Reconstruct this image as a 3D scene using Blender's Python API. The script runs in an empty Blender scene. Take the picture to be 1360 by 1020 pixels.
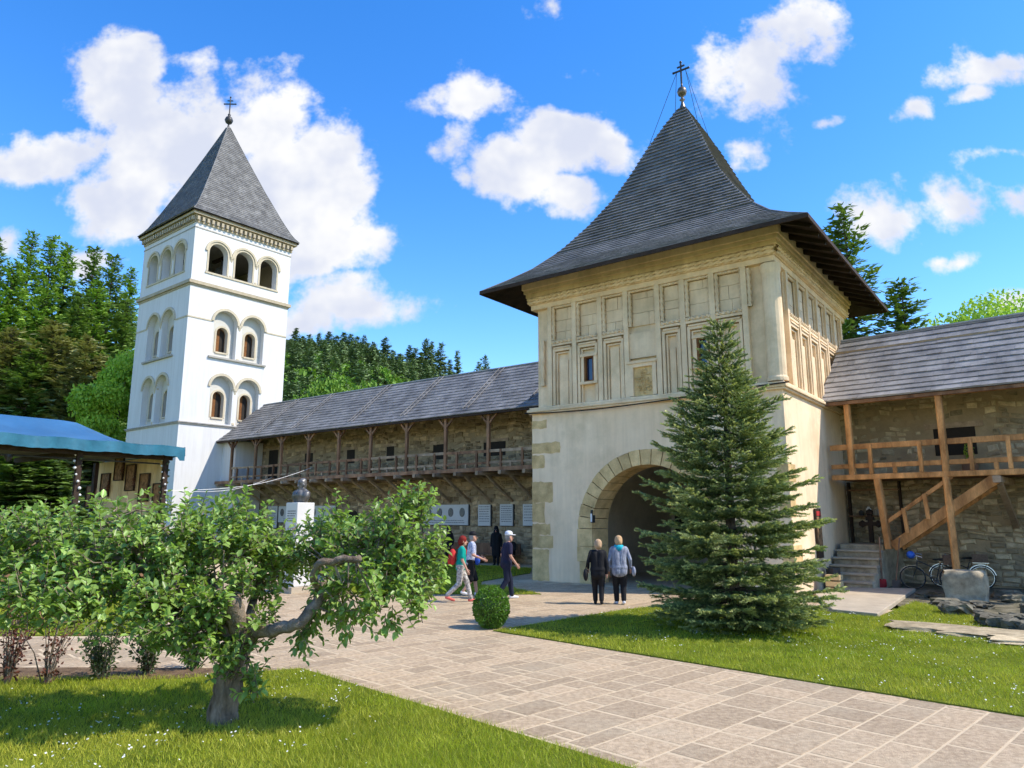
import bpy, math, random
import numpy as np
from mathutils import Vector, Matrix
random.seed(7); rng = np.random.default_rng(7)
SC = bpy.context.scene
COL = SC.collection
R = math.radians
# ------------------------------------------------------------------ camera
F_PX, PITCH, CAM_H = 950.0, R(10.51), 2.2
cd = bpy.data.cameras.new('camera'); cam = bpy.data.objects.new('camera', cd); COL.objects.link(cam)
cd.sensor_fit = 'HORIZONTAL'; cd.sensor_width = 36.0; cd.lens = F_PX / 1360 * 36
cd.clip_start = 0.1; cd.clip_end = 5000
cam.location = (0, 0, CAM_H); cam.rotation_euler = (R(90) + PITCH, 0, 0)
SC.camera = cam
# photo pixel -> direction / point on a real surface
def ray(px, py):
    c, s = math.cos(PITCH), math.sin(PITCH)
    x, u = (px - 680) / F_PX, -(py - 510) / F_PX
    return Vector((x, c - u * s, s + u * c))
def on_z(px, py, z=0.0):
    d = ray(px, py); t = (z - CAM_H) / d.z
    return Vector((d.x * t, d.y * t, z))
def at_y(px, py, Y):
    d = ray(px, py); t = Y / d.y
    return Vector((d.x * t, Y, CAM_H + d.z * t))
# ------------------------------------------------------------------ sun, sky, exposure
SUN_EL = R(49); sh = Vector((0.98, -0.2, 0)).normalized()
sun_dir = Vector((sh.x * math.cos(SUN_EL), sh.y * math.cos(SUN_EL), math.sin(SUN_EL)))
sl = bpy.data.lights.new('sun', 'SUN'); sl.energy = 3.6; sl.angle = R(0.5); sl.color = (1.0, 0.93, 0.82)
so = bpy.data.objects.new('sun', sl); COL.objects.link(so)
so.rotation_euler = (-sun_dir).to_track_quat('-Z', 'Y').to_euler(); so.location = (30, -10, 60)
SC.view_settings.view_transform = 'Standard'; SC.view_settings.look = 'None'
SC.view_settings.gamma = 1.0; SC.view_settings.exposure = 0.73; SC.view_settings.use_curve_mapping = False
W = bpy.data.worlds.new('World'); SC.world = W; W.use_nodes = True
def world():
    nt = W.node_tree; nt.nodes.clear(); N = nt.nodes.new; K = nt.links.new
    out = N('ShaderNodeOutputWorld')
    bg = N('ShaderNodeBackground'); bg.inputs[1].default_value = 0.15
    sky = N('ShaderNodeTexSky'); sky.sky_type = 'NISHITA'; sky.sun_disc = False
    sky.sun_elevation = SUN_EL; sky.sun_rotation = math.atan2(sh.x, sh.y)
    sky.air_density = 1.0; sky.dust_density = 0.25; sky.ozone_density = 1.6; sky.altitude = 500
    hs = N('ShaderNodeHueSaturation'); hs.inputs['Hue'].default_value = 0.508; hs.inputs['Saturation'].default_value = 1.38; hs.inputs['Value'].default_value = 1.34
    K(sky.outputs[0], hs.inputs['Color'])
    tc = N('ShaderNodeTexCoord'); sep = N('ShaderNodeSeparateXYZ'); K(tc.outputs['Generated'], sep.inputs[0])
    def M(op, a, b=None, c=None):
        n = N('ShaderNodeMath'); n.operation = op
        for i, s in enumerate((a, b, c)):
            if s is None: continue
            if isinstance(s, (int, float)): n.inputs[i].default_value = s
            else: K(s, n.inputs[i])
        return n.outputs[0]
    # clouds live on the sky's own plane of directions (x / |y|, z / |y|)
    ay = M('MAXIMUM', M('ABSOLUTE', sep.outputs[1]), 0.05)
    cx = N('ShaderNodeCombineXYZ'); K(M('DIVIDE', sep.outputs[0], ay), cx.inputs[0]); K(M('DIVIDE', sep.outputs[2], ay), cx.inputs[1])
    P = cx.outputs[0]
    def noise(scale, detail, rough, off=(0, 0, 0), src=None):
        n = N('ShaderNodeTexNoise'); n.inputs['Scale'].default_value = scale; n.inputs['Detail'].default_value = detail
        n.inputs['Roughness'].default_value = rough
        a = N('ShaderNodeVectorMath'); a.operation = 'ADD'; a.inputs[1].default_value = off; K(src or P, a.inputs[0]); K(a.outputs[0], n.inputs[0])
        return n
    warp = noise(7, 2, 0.6)
    wv = N('ShaderNodeVectorMath'); wv.operation = 'MULTIPLY_ADD'; K(warp.outputs['Color'], wv.inputs[0]); wv.inputs[1].default_value = (0.11, 0.09, 0); K(P, wv.inputs[2])
    ws = N('ShaderNodeVectorMath'); ws.operation = 'SUBTRACT'; K(wv.outputs[0], ws.inputs[0]); ws.inputs[1].default_value = (0.055, 0.045, 0)
    PW = ws.outputs[0]
    blobs = [  # px, py, rx, ry, strength
        (45, 208, 85, 46, 1.0), (95, 190, 70, 34, .9), (160, 105, 72, 78, 1.15), (190, 62, 36, 20, .7), (165, 265, 98, 62, 1.0), (250, 190, 120, 108, 1.25), (340, 160, 105, 78, 1.2), (380, 260, 120, 100, 1.3),
        (440, 215, 70, 85, 1.1), (450, 310, 90, 50, 1.1), (300, 270, 110, 80, 1.2), (445, 260, 80, 90, 1.2), (470, 405, 105, 48, .95), (410, 425, 60, 40, .9), (400, 342, 60, 34, .8),
        (745, 185, 85, 62, 1.3), (690, 230, 72, 52, 1.15), (800, 195, 66, 45, 1.1), (760, 255, 60, 30, .8), (5, 315, 40, 38, .8),
        (640, 130, 95, 30, .52), (605, 195, 32, 24, .45), (755, 92, 42, 26, .45), (735, 20, 26, 26, .35),
        (1000, 100, 70, 78, .62), (1045, 40, 75, 50, .58), (978, 190, 34, 28, .32), (1095, 62, 48, 22, .36),
        (1165, 292, 64, 46, .8), (1275, 262, 78, 42, .48), (1345, 262, 70, 32, .45), (1215, 138, 28, 18, .5), (1325, 88, 85, 28, .46), (1285, 128, 34, 14, .45),
        (1110, 165, 22, 12, .45), (1290, 350, 42, 12, .5), (1238, 344, 24, 10, .42), (1345, 395, 45, 26, .7), (1335, 215, 70, 18, .5), (110, 345, 50, 28, .7), (620, 235, 26, 14, .35)]
    acc = None
    for px, py, rx, ry, st in blobs:
        d = ray(px, py); c = (d.x / d.y, d.z / d.y)
        d2 = ray(px + rx, py); d3 = ray(px, py - ry)
        sx = 1 / max(1e-4, abs(d2.x / d2.y - c[0])); sy = 1 / max(1e-4, abs(d3.z / d3.y - c[1]))
        b = N('ShaderNodeVectorMath'); b.operation = 'MULTIPLY_ADD'; K(PW, b.inputs[0]); b.inputs[1].default_value = (sx, sy, 0); b.inputs[2].default_value = (-c[0] * sx, -c[1] * sy, 0)
        l = N('ShaderNodeVectorMath'); l.operation = 'LENGTH'; K(b.outputs[0], l.inputs[0])
        v = M('MULTIPLY_ADD', l.outputs['Value'], -st, st)
        acc = v if acc is None else M('MAXIMUM', acc, v)
    # elsewhere in the sky: the same kind of scattered cumulus
    far = noise(1.6, 3, 0.5, (3.1, 7.7, 0)); gate = M('GREATER_THAN', M('ABSOLUTE', sep.outputs[0]), M('MULTIPLY', ay, 0.86)); up = M('GREATER_THAN', sep.outputs[2], M('MULTIPLY', ay, 0.84))
    back = M('LESS_THAN', sep.outputs[1], 0.0)
    el = M('MULTIPLY', M('SUBTRACT', far.outputs['Fac'], 0.58), 4.0)
    outm = M('MAXIMUM', M('MAXIMUM', gate, up), back)
    mixm = N('ShaderNodeMix'); mixm.data_type = 'FLOAT'; K(outm, mixm.inputs[0]); K(acc, mixm.inputs[2]); K(el, mixm.inputs[3])
    n1 = noise(6, 5, 0.62, (1.3, 2.1, 0)); n2 = noise(22, 4, 0.65, (5, 1, 0))
    dens = M('ADD', mixm.outputs[0], M('MULTIPLY', M('SUBTRACT', n1.outputs['Fac'], 0.5), 2.1))
    dens = M('ADD', dens, M('MULTIPLY', M('SUBTRACT', n2.outputs['Fac'], 0.5), 0.8))
    mr = N('ShaderNodeMapRange'); mr.interpolation_type = 'SMOOTHSTEP'; K(dens, mr.inputs[0]); mr.inputs[1].default_value = 0.02; mr.inputs[2].default_value = 0.48
    n3 = noise(5.2, 4, 0.58, (0.02, 0.06, 0)); 
    cr = N('ShaderNodeMapRange'); cr.interpolation_type = 'SMOOTHSTEP'; K(M('ADD', n3.outputs['Fac'], M('MULTIPLY', dens, -0.10)), cr.inputs[0]); cr.inputs[1].default_value = 0.33; cr.inputs[2].default_value = 0.60
    cc = N('ShaderNodeMix'); cc.data_type = 'RGBA'; K(cr.outputs[0], cc.inputs[0])
    cc.inputs[6].default_value = (2.9, 3.1, 3.7, 1); cc.inputs[7].default_value = (4.15, 4.15, 4.15, 1)
    mx = N('ShaderNodeMix'); mx.data_type = 'RGBA'; K(mr.outputs[0], mx.inputs[0]); K(hs.outputs[0], mx.inputs[6]); K(cc.outputs[2], mx.inputs[7])
    K(mx.outputs[2], bg.inputs[0]); K(bg.outputs[0], out.inputs[0])
W.cycles.sampling_method = 'NONE'
world()
# ------------------------------------------------------------------ materials
MATS = {}
def mat(name, col, col2=None, rough=0.8, var=0.12, scale=2.0, bump=0.25, bscale=25.0, rnd=0.0, streak=0.0, stain=None, stain_amt=0.0, spec=0.3, metal=0.0, trans=0.0, obj=False, tip=None, stretch=(1, 1, 1), wave=None):
    """procedural surface: two-scale colour variation, optional per-piece shade, streaks, stains, bump"""
    m = bpy.data.materials.new(name); m.use_nodes = True; MATS[name] = m
    nt = m.node_tree; N = nt.nodes.new; K = nt.links.new; nt.nodes.clear()
    out = N('ShaderNodeOutputMaterial'); bs = N('ShaderNodeBsdfPrincipled')
    bs.inputs['Roughness'].default_value = rough; bs.inputs['Metallic'].default_value = metal
    bs.inputs['Specular IOR Level'].default_value = spec
    tc = N('ShaderNodeTexCoord'); mp = N('ShaderNodeMapping'); mp.inputs['Scale'].default_value = stretch
    if obj: K(tc.outputs['Object'], mp.inputs[0])
    else:
        g = N('ShaderNodeNewGeometry'); K(g.outputs['Position'], mp.inputs[0])
    V = mp.outputs[0]
    def noise(s, d=5, r=0.6, src=None):
        n = N('ShaderNodeTexNoise'); n.inputs['Scale'].default_value = s; n.inputs['Detail'].default_value = d; n.inputs['Roughness'].default_value = r; K(src or V, n.inputs[0]); return n.outputs['Fac']
    def ramp(f, a, b):
        r = N('ShaderNodeMapRange'); K(f, r.inputs[0]); r.inputs[1].default_value = a; r.inputs[2].default_value = b; return r.outputs[0]
    def mix(f, A, B, mode='MIX'):
        x = N('ShaderNodeMix'); x.data_type = 'RGBA'; x.blend_type = mode
        if isinstance(f, float): x.inputs[0].default_value = f
        else: K(f, x.inputs[0])
        for i, s in ((6, A), (7, B)):
            if isinstance(s, tuple): x.inputs[i].default_value = s + (1,) if len(s) == 3 else s
            else: K(s, x.inputs[i])
        return x.outputs[2]
    c1 = tuple(c * (1 - var) for c in col); c2 = tuple(min(1, c * (1 + var)) for c in (col2 or col))
    C = mix(ramp(noise(scale), 0.32, 0.68), c1, c2)
    if var > 0:
        C = mix(1.0, C, mix(ramp(noise(scale * 9, 3), 0.25, 0.75), (1 - var * .7,) * 3, (1 + var * .5,) * 3), 'MULTIPLY')
    if rnd or tip:
        at = N('ShaderNodeAttribute'); at.attribute_name = 'rnd'
        if tip: C = mix(at.outputs['Fac'], C, tip)
        if rnd: C = mix(1.0, C, mix(at.outputs['Fac'], (1 - rnd,) * 3, (1 + rnd,) * 3), 'MULTIPLY')
    if streak:
        m2 = N('ShaderNodeMapping'); m2.inputs['Scale'].default_value = (3.2, 3.2, 0.22); g = N('ShaderNodeNewGeometry'); K(g.outputs['Position'], m2.inputs[0])
        C = mix(1.0, C, mix(ramp(noise(1.6, 5, .6, m2.outputs[0]), 0.4, 0.66), (1, 1, 1), (1 - streak, 1 - streak * 1.1, 1 - streak * 1.25)), 'MULTIPLY')
    if stain: C = mix(M_mul(nt, ramp(noise(0.7, 6, .65), 0.5, 0.66), stain_amt), C, stain)
    K(C, bs.inputs['Base Color'])
    if bump:
        b = N('ShaderNodeBump'); b.inputs['Strength'].default_value = bump; b.inputs['Distance'].default_value = 0.03
        K(noise(bscale, 6, .65), b.inputs['Height']); K(b.outputs[0], bs.inputs['Normal'])
    if trans:
        t = N('ShaderNodeBsdfTranslucent'); K(mix(1.0, C, (1.25, 1.3, 0.6), 'MULTIPLY'), t.inputs[0])
        ms = N('ShaderNodeMixShader'); ms.inputs[0].default_value = trans; K(bs.outputs[0], ms.inputs[1]); K(t.outputs[0], ms.inputs[2]); K(ms.outputs[0], out.inputs[0])
    else: K(bs.outputs[0], out.inputs[0])
    return m
def M_mul(nt, f, a):
    n = nt.nodes.new('ShaderNodeMath'); n.operation = 'MULTIPLY'; nt.links.new(f, n.inputs[0]); n.inputs[1].default_value = a; return n.outputs[0]
# plaster, stone
mat('gate_plaster', (.87, .635, .395), (.90, .69, .46), var=.05, scale=.5, bump=.22, bscale=9, streak=.10, stain=(.62, .47, .28), stain_amt=.55, spec=.15)
mat('gate_relief', (.82, .60, .365), (.89, .68, .44), var=.07, scale=1.2, bump=.25, bscale=14, streak=.10, stain=(.45, .34, .18), stain_amt=.4, rnd=.06, spec=.15)
mat('gate_stone', (.58, .385, .165), (.70, .495, .235), var=.16, scale=2.5, bump=.5, bscale=18, rnd=.10, spec=.15)
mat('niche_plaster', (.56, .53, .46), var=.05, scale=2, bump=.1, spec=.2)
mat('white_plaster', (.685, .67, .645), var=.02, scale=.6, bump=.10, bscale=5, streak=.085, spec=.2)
mat('white_trim', (.56, .48, .34), var=.07, scale=2, bump=.15, bscale=14, streak=.06, spec=.2)
mat('grey_trim', (.38, .35, .30), var=.14, scale=3, bump=.2, spec=.2)
mat('tower_cornice', (.44, .365, .25), var=.14, scale=3, bump=.2, spec=.2)
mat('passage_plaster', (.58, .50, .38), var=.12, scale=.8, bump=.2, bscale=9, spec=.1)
mat('rubble', (.33, .235, .13), (.42, .315, .19), var=.2, scale=3, bump=.6, bscale=16, rnd=.45, spec=.1)
mat('mortar', (.38, .285, .17), var=.16, scale=1.2, bump=.5, bscale=20, spec=.1)
mat('rubble_near', (.40, .315, .19), (.50, .40, .25), var=.22, scale=4, bump=.7, bscale=18, rnd=.45, spec=.1)
mat('dark_rock', (.075, .07, .045), (.16, .14, .095), var=.3, scale=5, bump=.9, bscale=14, rnd=.3, spec=.3)
mat('concrete', (.43, .355, .255), var=.12, scale=2, bump=.25, bscale=40, spec=.15)
mat('step_stone', (.30, .24, .155), (.42, .345, .23), var=.2, scale=4, bump=.4, bscale=22, rnd=.15, spec=.15)
mat('paver', (.37, .265, .16), (.46, .345, .22), var=.13, scale=15, bump=.55, bscale=38, rnd=.17, spec=.2, rough=.75, stain=(.45, .37, .25), stain_amt=.35)
mat('paver_joint', (.56, .435, .28), var=.08, scale=4, bump=.3, bscale=40, spec=.1)
mat('soil', (.12, .075, .045), (.18, .12, .07), var=.25, scale=6, bump=.9, bscale=20, spec=.05)
mat('rough_ground', (.10, .095, .06), (.19, .165, .11), var=.3, scale=3, bump=.9, bscale=16, spec=.05)
mat('lawn_soil', (.09, .125, .012), (.15, .175, .02), var=.25, scale=1.4, bump=.8, bscale=40, spec=.05)
mat('forest_floor', (.022, .035, .012), (.035, .055, .018), var=.35, scale=.2, bump=.5, bscale=2, spec=.02)
# roofs
mat('gate_shingle', (.135, .13, .122), (.185, .176, .165), var=.12, scale=1.0, bump=.25, bscale=40, rnd=.14, spec=.35, rough=.6)
mat('tower_shingle', (.115, .112, .105), (.165, .16, .148), var=.14, scale=1.5, bump=.2, bscale=40, rnd=.22, spec=.3, rough=.6)
mat('gallery_shingle', (.155, .148, .142), (.225, .215, .205), var=.2, scale=1.1, bump=.35, bscale=40, rnd=.12, spec=.3, rough=.6, streak=.12)
mat('right_shingle', (.205, .195, .185), (.285, .27, .255), var=.2, scale=.8, bump=.35, bscale=40, rnd=.10, spec=.25, rough=.65, stain=(.115, .11, .115), stain_amt=.55)
mat('zinc', (.30, .295, .285), var=.1, scale=3, bump=.05, spec=.5, rough=.7)
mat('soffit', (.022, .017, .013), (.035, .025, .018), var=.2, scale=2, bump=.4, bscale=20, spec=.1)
# timber
mat('old_wood', (.17, .085, .045), (.28, .155, .085), var=.25, scale=2.5, bump=.4, bscale=20, stretch=(1, 1, .25), spec=.2, rnd=.25)
mat('grey_wood', (.31, .215, .135), (.41, .30, .20), var=.18, scale=3, bump=.3, bscale=20, spec=.15, rnd=.2)
mat('new_wood', (.40, .175, .055), (.57, .28, .10), var=.32, scale=3.5, bump=.4, bscale=20, stretch=(1, 1, .3), spec=.2, rnd=.22, rough=.6)
mat('pine_wood', (.62, .46, .24), var=.14, scale=3, bump=.2, spec=.2, rnd=.12)
mat('plank', (.72, .55, .31), (.80, .63, .38), var=.1, scale=1.4, bump=.2, stretch=(1, 1, .2), spec=.15, rnd=.10)
mat('shutter_wood', (.20, .085, .028), var=.25, scale=4, bump=.3, spec=.2)
mat('dark_wood', (.05, .032, .022), var=.3, scale=4, bump=.3, spec=.2)
mat('icon_paint', (.17, .085, .035), (.30, .17, .08), var=.4, scale=7, bump=.1, spec=.3)
# misc
mat('iron', (.035, .033, .032), var=.2, scale=8, bump=.1, spec=.5, rough=.5)
mat('bronze', (.07, .065, .06), (.12, .115, .105), var=.25, scale=8, bump=.2, rough=.35, spec=.7)
mat('ball_metal', (.17, .14, .11), var=.25, scale=8, bump=.1, rough=.4, metal=.7)
mat('chrome', (.62, .62, .62), var=.05, scale=5, bump=0, rough=.25, metal=1)
mat('rubber', (.02, .02, .02), var=.2, scale=9, bump=.1, rough=.7)
mat('glass', (.012, .028, .07), var=.15, scale=1.2, bump=0, rough=.08, spec=.8)
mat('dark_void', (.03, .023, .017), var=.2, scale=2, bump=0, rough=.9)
mat('marble', (.62, .60, .56), var=.05, scale=2, bump=.05, rough=.45)
mat('engraving', (.17, .16, .15), var=.1, scale=5, bump=0)
mat('tarp', (.035, .135, .28), (.045, .16, .32), var=.08, scale=.7, bump=.15, bscale=3, rough=.5, spec=.4, trans=.12)
mat('tarp_edge', (.018, .12, .18), (.028, .15, .22), var=.1, scale=2, bump=.15, bscale=4, rough=.55)
mat('canopy_lining', (.17, .165, .16), var=.1, scale=1, bump=.1)
mat('white_thing', (.78, .77, .74), var=.05, scale=5, bump=.05)
mat('cable', (.02, .018, .016), var=.1, scale=5, bump=0)
mat('blue_plastic', (.03, .12, .5), var=.15, scale=5, bump=.05, rough=.4)
mat('red_paint', (.42, .03, .03), var=.2, scale=6, bump=.1)
mat('wicker', (.17, .11, .07), var=.3, scale=20, bump=.5)
# plants
mat('bark', (.10, .072, .05), (.26, .20, .145), var=.3, scale=5, bump=1.0, bscale=14, stretch=(1.6, 1.6, .5), spec=.05)
mat('limb_bark', (.16, .115, .08), (.27, .21, .155), var=.3, scale=7, bump=.9, bscale=22, spec=.05)
mat('trunk_dark', (.075, .055, .04), (.13, .10, .075), var=.3, scale=4, bump=.8, bscale=12, spec=.05)
mat('apple_leaf', (.19, .30, .06), (.28, .405, .095), var=.2, scale=3, bump=0, rough=.40, spec=.5, rnd=.35, trans=.32)
mat('box_leaf', (.09, .20, .018), (.14, .27, .03), var=.2, scale=9, bump=0, rough=.4, spec=.4, rnd=.35, trans=.28)
mat('rose_leaf', (.05, .075, .025), (.085, .12, .04), var=.25, scale=8, bump=0, rough=.42, spec=.5, rnd=.4, tip=None, trans=.18)
mat('rose_red_leaf', (.11, .035, .025), (.16, .06, .035), var=.25, scale=8, bump=0, rough=.45, spec=.4, rnd=.35, trans=.2)
mat('spruce_needle', (.145, .20, .072), (.19, .25, .09), var=.2, scale=3, bump=0, rough=.5, spec=.35, tip=(.74, .74, .26), trans=.2)
mat('conifer_needle', (0.096, 0.178, 0.046), (0.152, 0.256, 0.070), var=.2, scale=.35, bump=0, rough=.6, spec=.2, tip=(0.232, 0.341, 0.078), trans=.15, obj=True)
mat('larch_needle', (0.109, 0.217, 0.043), (0.160, 0.304, 0.058), var=.2, scale=.35, bump=0, rough=.6, spec=.2, tip=(0.290, 0.450, 0.072), trans=.2, obj=True)
mat('brown_conifer', (0.189, 0.196, 0.072), (0.261, 0.261, 0.102), var=.2, scale=.35, bump=0, rough=.6, spec=.2, tip=(0.334, 0.341, 0.131), trans=.15, obj=True)
mat('far_conifer', (.095, .155, .075), (.145, .21, .095), var=.25, scale=.1, bump=0, rough=.7, spec=.1, tip=(.23, .32, .12), rnd=.2)  # slight distance haze is put into this colour: paler, bluer needles
mat('far_leaf', (.11, .22, .03), (.16, .29, .04), var=.2, scale=.12, bump=0, rough=.6, spec=.2, tip=(.19, .33, .04), trans=.2)
mat('bright_leaf', (0.228, 0.396, 0.036), (0.312, 0.504, 0.054), var=.2, scale=.5, bump=0, rough=.5, spec=.3, tip=(0.504, 0.672, 0.096), trans=.3)
mat('grass', (.195, .275, .012), (.275, .345, .018), var=.22, scale=.9, bump=0, rough=.5, spec=.25, tip=(.62, .55, .08), trans=.35)
mat('daisy', (.78, .78, .74), var=.03, scale=5, bump=0, trans=.2)
mat('stem', (.09, .10, .03), var=.2, scale=5, bump=0)
# people
for nm, c in dict(skin=(.52, .29, .20), skin_tan=(.46, .25, .17), teal=(.0, .30, .24), red_hair=(.20, .018, .012), black_cloth=(.012, .012, .014), navy=(.018, .016, .04), jeans=(.012, .016, .035), white_cloth=(.68, .68, .70), blond=(.50, .32, .17), pinkish_blond=(.44, .29, .17), grey_hair=(.30, .28, .26), coral=(.60, .13, .10), turquoise=(.02, .42, .52), royal=(.02, .08, .42), backpack=(.50, .035, .03), brown_hair=(.09, .05, .03)).items():
    mat(nm, c, var=.12, scale=9, bump=.12, bscale=40, rough=.75, spec=.2)
mat('leggings', (.10, .09, .08), (.62, .58, .53), var=.05, scale=17, bump=.1, rough=.8, spec=.1)
mat('denim', (.16, .175, .24), (.34, .36, .42), var=.1, scale=13, bump=.3, bscale=30, rough=.85, spec=.1, stretch=(1.5, 1.5, .45))
mat('striped_tee', (.10, .15, .33), (.72, .72, .74), var=.05, scale=18, bump=.1, rough=.8, spec=.1)
# ------------------------------------------------------------------ mesh helpers
class MB:
    def __init__(s): s.v = []; s.f = []; s.m = []; s.r = []
    def add(s, vs, fs, mi=0, r=None):
        o = len(s.v); s.v.extend([tuple(v) for v in vs]); rr = random.random() if r is None else r
        for f in fs: s.f.append(tuple(i + o for i in f)); s.m.append(mi); s.r.append(rr)
        return s
    def box(s, x0, y0, z0, x1, y1, z1, mi=0, r=None, fn=None):
        vs = [(x, y, z) for z in (z0, z1) for y in (y0, y1) for x in (x0, x1)]
        if fn: vs = [fn(*v) for v in vs]
        return s.add(vs, [(0, 2, 3, 1), (4, 5, 7, 6), (0, 1, 5, 4), (2, 6, 7, 3), (0, 4, 6, 2), (1, 3, 7, 5)], mi, r)
    def hexa(s, vs, mi=0, r=None):     # 8 corners, bottom 4 ccw then top 4 ccw
        return s.add(vs, [(3, 2, 1, 0), (4, 5, 6, 7), (0, 1, 5, 4), (1, 2, 6, 5), (2, 3, 7, 6), (3, 0, 4, 7)], mi, r)
    def beam(s, p, q, w, h, up=(0, 0, 1), mi=0, r=None, bev=0.0):
        p, q = Vector(p), Vector(q); d = (q - p).normalized(); u = Vector(up); sd = d.cross(u)
        if sd.length < 1e-4: sd = d.cross(Vector((0, 1, 0)))
        sd.normalize(); u = sd.cross(d).normalized()
        if bev <= 0:
            c = [(-1, -1), (1, -1), (1, 1), (-1, 1)]; vs = [e + sd * (a * w / 2) + u * (b * h / 2) for e in (p, q) for a, b in c]
            return s.hexa(vs, mi, r)
        prof = []
        for a, b in [(-1, -1), (1, -1), (1, 1), (-1, 1)]:
            k1 = (a * (w / 2 - bev), b * h / 2); k2 = (a * w / 2, b * (h / 2 - bev))
            prof += [k1, k2] if (a * b) < 0 else [k2, k1]
        vs = [e + sd * a + u * b for e in (p, q) for a, b in prof]; n = 8
        return s.add(vs, [tuple(range(n))[::-1], tuple(range(n, 2 * n))] + [(i, (i + 1) % n, n + (i + 1) % n, n + i) for i in range(n)], mi, r)
    def tube(s, pts, rad, n=8, mi=0, r=None, cap=True):
        pts = [Vector(p) for p in pts]; k = len(pts); rad = [rad] * k if isinstance(rad, (int, float)) else rad; vs = []
        prev = None
        for i, p in enumerate(pts):
            d = (pts[min(i + 1, k - 1)] - pts[max(i - 1, 0)]).normalized()
            if prev is None:
                a = d.cross(Vector((0, 0, 1)));
                if a.length < 1e-3: a = Vector((1, 0, 0))
            else: a = prev - d * prev.dot(d)
            a.normalize(); prev = a; b = d.cross(a)
            vs += [p + (a * math.cos(t) + b * math.sin(t)) * rad[i] for t in [2 * math.pi * j / n for j in range(n)]]
        fs = [(i * n + j, i * n + (j + 1) % n, (i + 1) * n + (j + 1) % n, (i + 1) * n + j) for i in range(k - 1) for j in range(n)]
        if cap: fs += [tuple(range(n))[::-1], tuple(range((k - 1) * n, k * n))]
        return s.add(vs, fs, mi, r)
    def lathe(s, prof, c=(0, 0, 0), n=16, mi=0, r=None):
        k = len(prof); vs = [(c[0] + a * math.cos(2 * math.pi * j / n), c[1] + a * math.sin(2 * math.pi * j / n), c[2] + z) for a, z in prof for j in range(n)]
        fs = [(i * n + j, i * n + (j + 1) % n, (i + 1) * n + (j + 1) % n, (i + 1) * n + j) for i in range(k - 1) for j in range(n)]
        fs += [tuple(range(n))[::-1], tuple(range((k - 1) * n, k * n))]
        return s.add(vs, fs, mi, r)
    def prism(s, poly, y0, y1, mi=0, r=None, fn=None):   # outline in x,z extruded along y
        n = len(poly); vs = [(x, y, z) for y in (y0, y1) for x, z in poly]
        if fn: vs = [fn(*v) for v in vs]
        return s.add(vs, [tuple(range(n)), tuple(range(n, 2 * n))[::-1]] + [(i, n + i, n + (i + 1) % n, (i + 1) % n) for i in range(n)], mi, r)
    def build(s, name, mats, parent=None, smooth=False, kind=None, bevel=0):
        me = bpy.data.meshes.new(name); me.from_pydata(s.v, [], s.f)
        for m in (mats if isinstance(mats, (list, tuple)) else [mats]): me.materials.append(MATS[m])
        if isinstance(mats, (list, tuple)): me.polygons.foreach_set('material_index', s.m)
        a = me.attributes.new('rnd', 'FLOAT', 'FACE'); a.data.foreach_set('value', s.r)
        if smooth: me.polygons.foreach_set('use_smooth', [True] * len(s.f))
        me.update()
        o = bpy.data.objects.new(name, me); COL.objects.link(o)
        if parent: o.parent = parent
        if kind: o['kind'] = kind
        if bevel:
            b = o.modifiers.new('bevel', 'BEVEL'); b.width = bevel; b.segments = 2; b.limit_method = 'ANGLE'
        return o
def np_obj(name, V, F, mats, parent=None, rnd=None, kind=None, smooth=False, mi=None):
    me = bpy.data.meshes.new(name); V = np.asarray(V, np.float32); F = np.asarray(F, np.int32); n, k = F.shape
    me.vertices.add(len(V)); me.vertices.foreach_set('co', V.ravel()); me.loops.add(n * k); me.loops.foreach_set('vertex_index', F.ravel())
    me.polygons.add(n); me.polygons.foreach_set('loop_start', np.arange(0, n * k, k, dtype=np.int32))
    for m in (mats if isinstance(mats, (list, tuple)) else [mats]): me.materials.append(MATS[m])
    if mi is not None: me.polygons.foreach_set('material_index', np.asarray(mi, np.int32))
    a = me.attributes.new('rnd', 'FLOAT', 'FACE'); a.data.foreach_set('value', np.asarray(rng.random(n) if rnd is None else rnd, np.float32))
    if smooth: me.polygons.foreach_set('use_smooth', np.ones(n, bool))
    me.update(calc_edges=True)
    o = bpy.data.objects.new(name, me); COL.objects.link(o)
    if parent: o.parent = parent
    if kind: o['kind'] = kind
    return o
def tag(o, label, cat, group=None):
    o['label'] = label; o['category'] = cat
    if group: o['group'] = group
    return o
def thing(name, label, cat, loc=(0, 0, 0), rz=0.0, group=None):
    o = bpy.data.objects.new(name, None); COL.objects.link(o); o.location = loc; o.rotation_euler = (0, 0, rz); o.empty_display_size = .2
    return tag(o, label, cat, group)
def copy_tree(o, parent=None):
    c = o.copy(); COL.objects.link(c); c.parent = parent
    for ch in list(o.children): copy_tree(ch, c)
    return c
def inside(p, poly):
    x, y = p[0], p[1]; c = False; n = len(poly)
    for i in range(n):
        x1, y1 = poly[i][:2]; x2, y2 = poly[i - 1][:2]
        if (y1 > y) != (y2 > y) and x < (x2 - x1) * (y - y1) / (y2 - y1) + x1: c = not c
    return c
def inside_np(P, poly):
    x, y = P[:, 0], P[:, 1]; c = np.zeros(len(P), bool); n = len(poly)
    for i in range(n):
        x1, y1 = poly[i][:2]; x2, y2 = poly[i - 1][:2]
        if y1 == y2: continue
        c ^= ((y1 > y) != (y2 > y)) & (x < (x2 - x1) * (y - y1) / (y2 - y1) + x1)
    return c
def sheet(name, poly, z, m, kind='structure'):
    b = MB(); b.add([(p[0], p[1], z) for p in poly], [tuple(range(len(poly)))]); return b.build(name, m, kind=kind)
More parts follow.
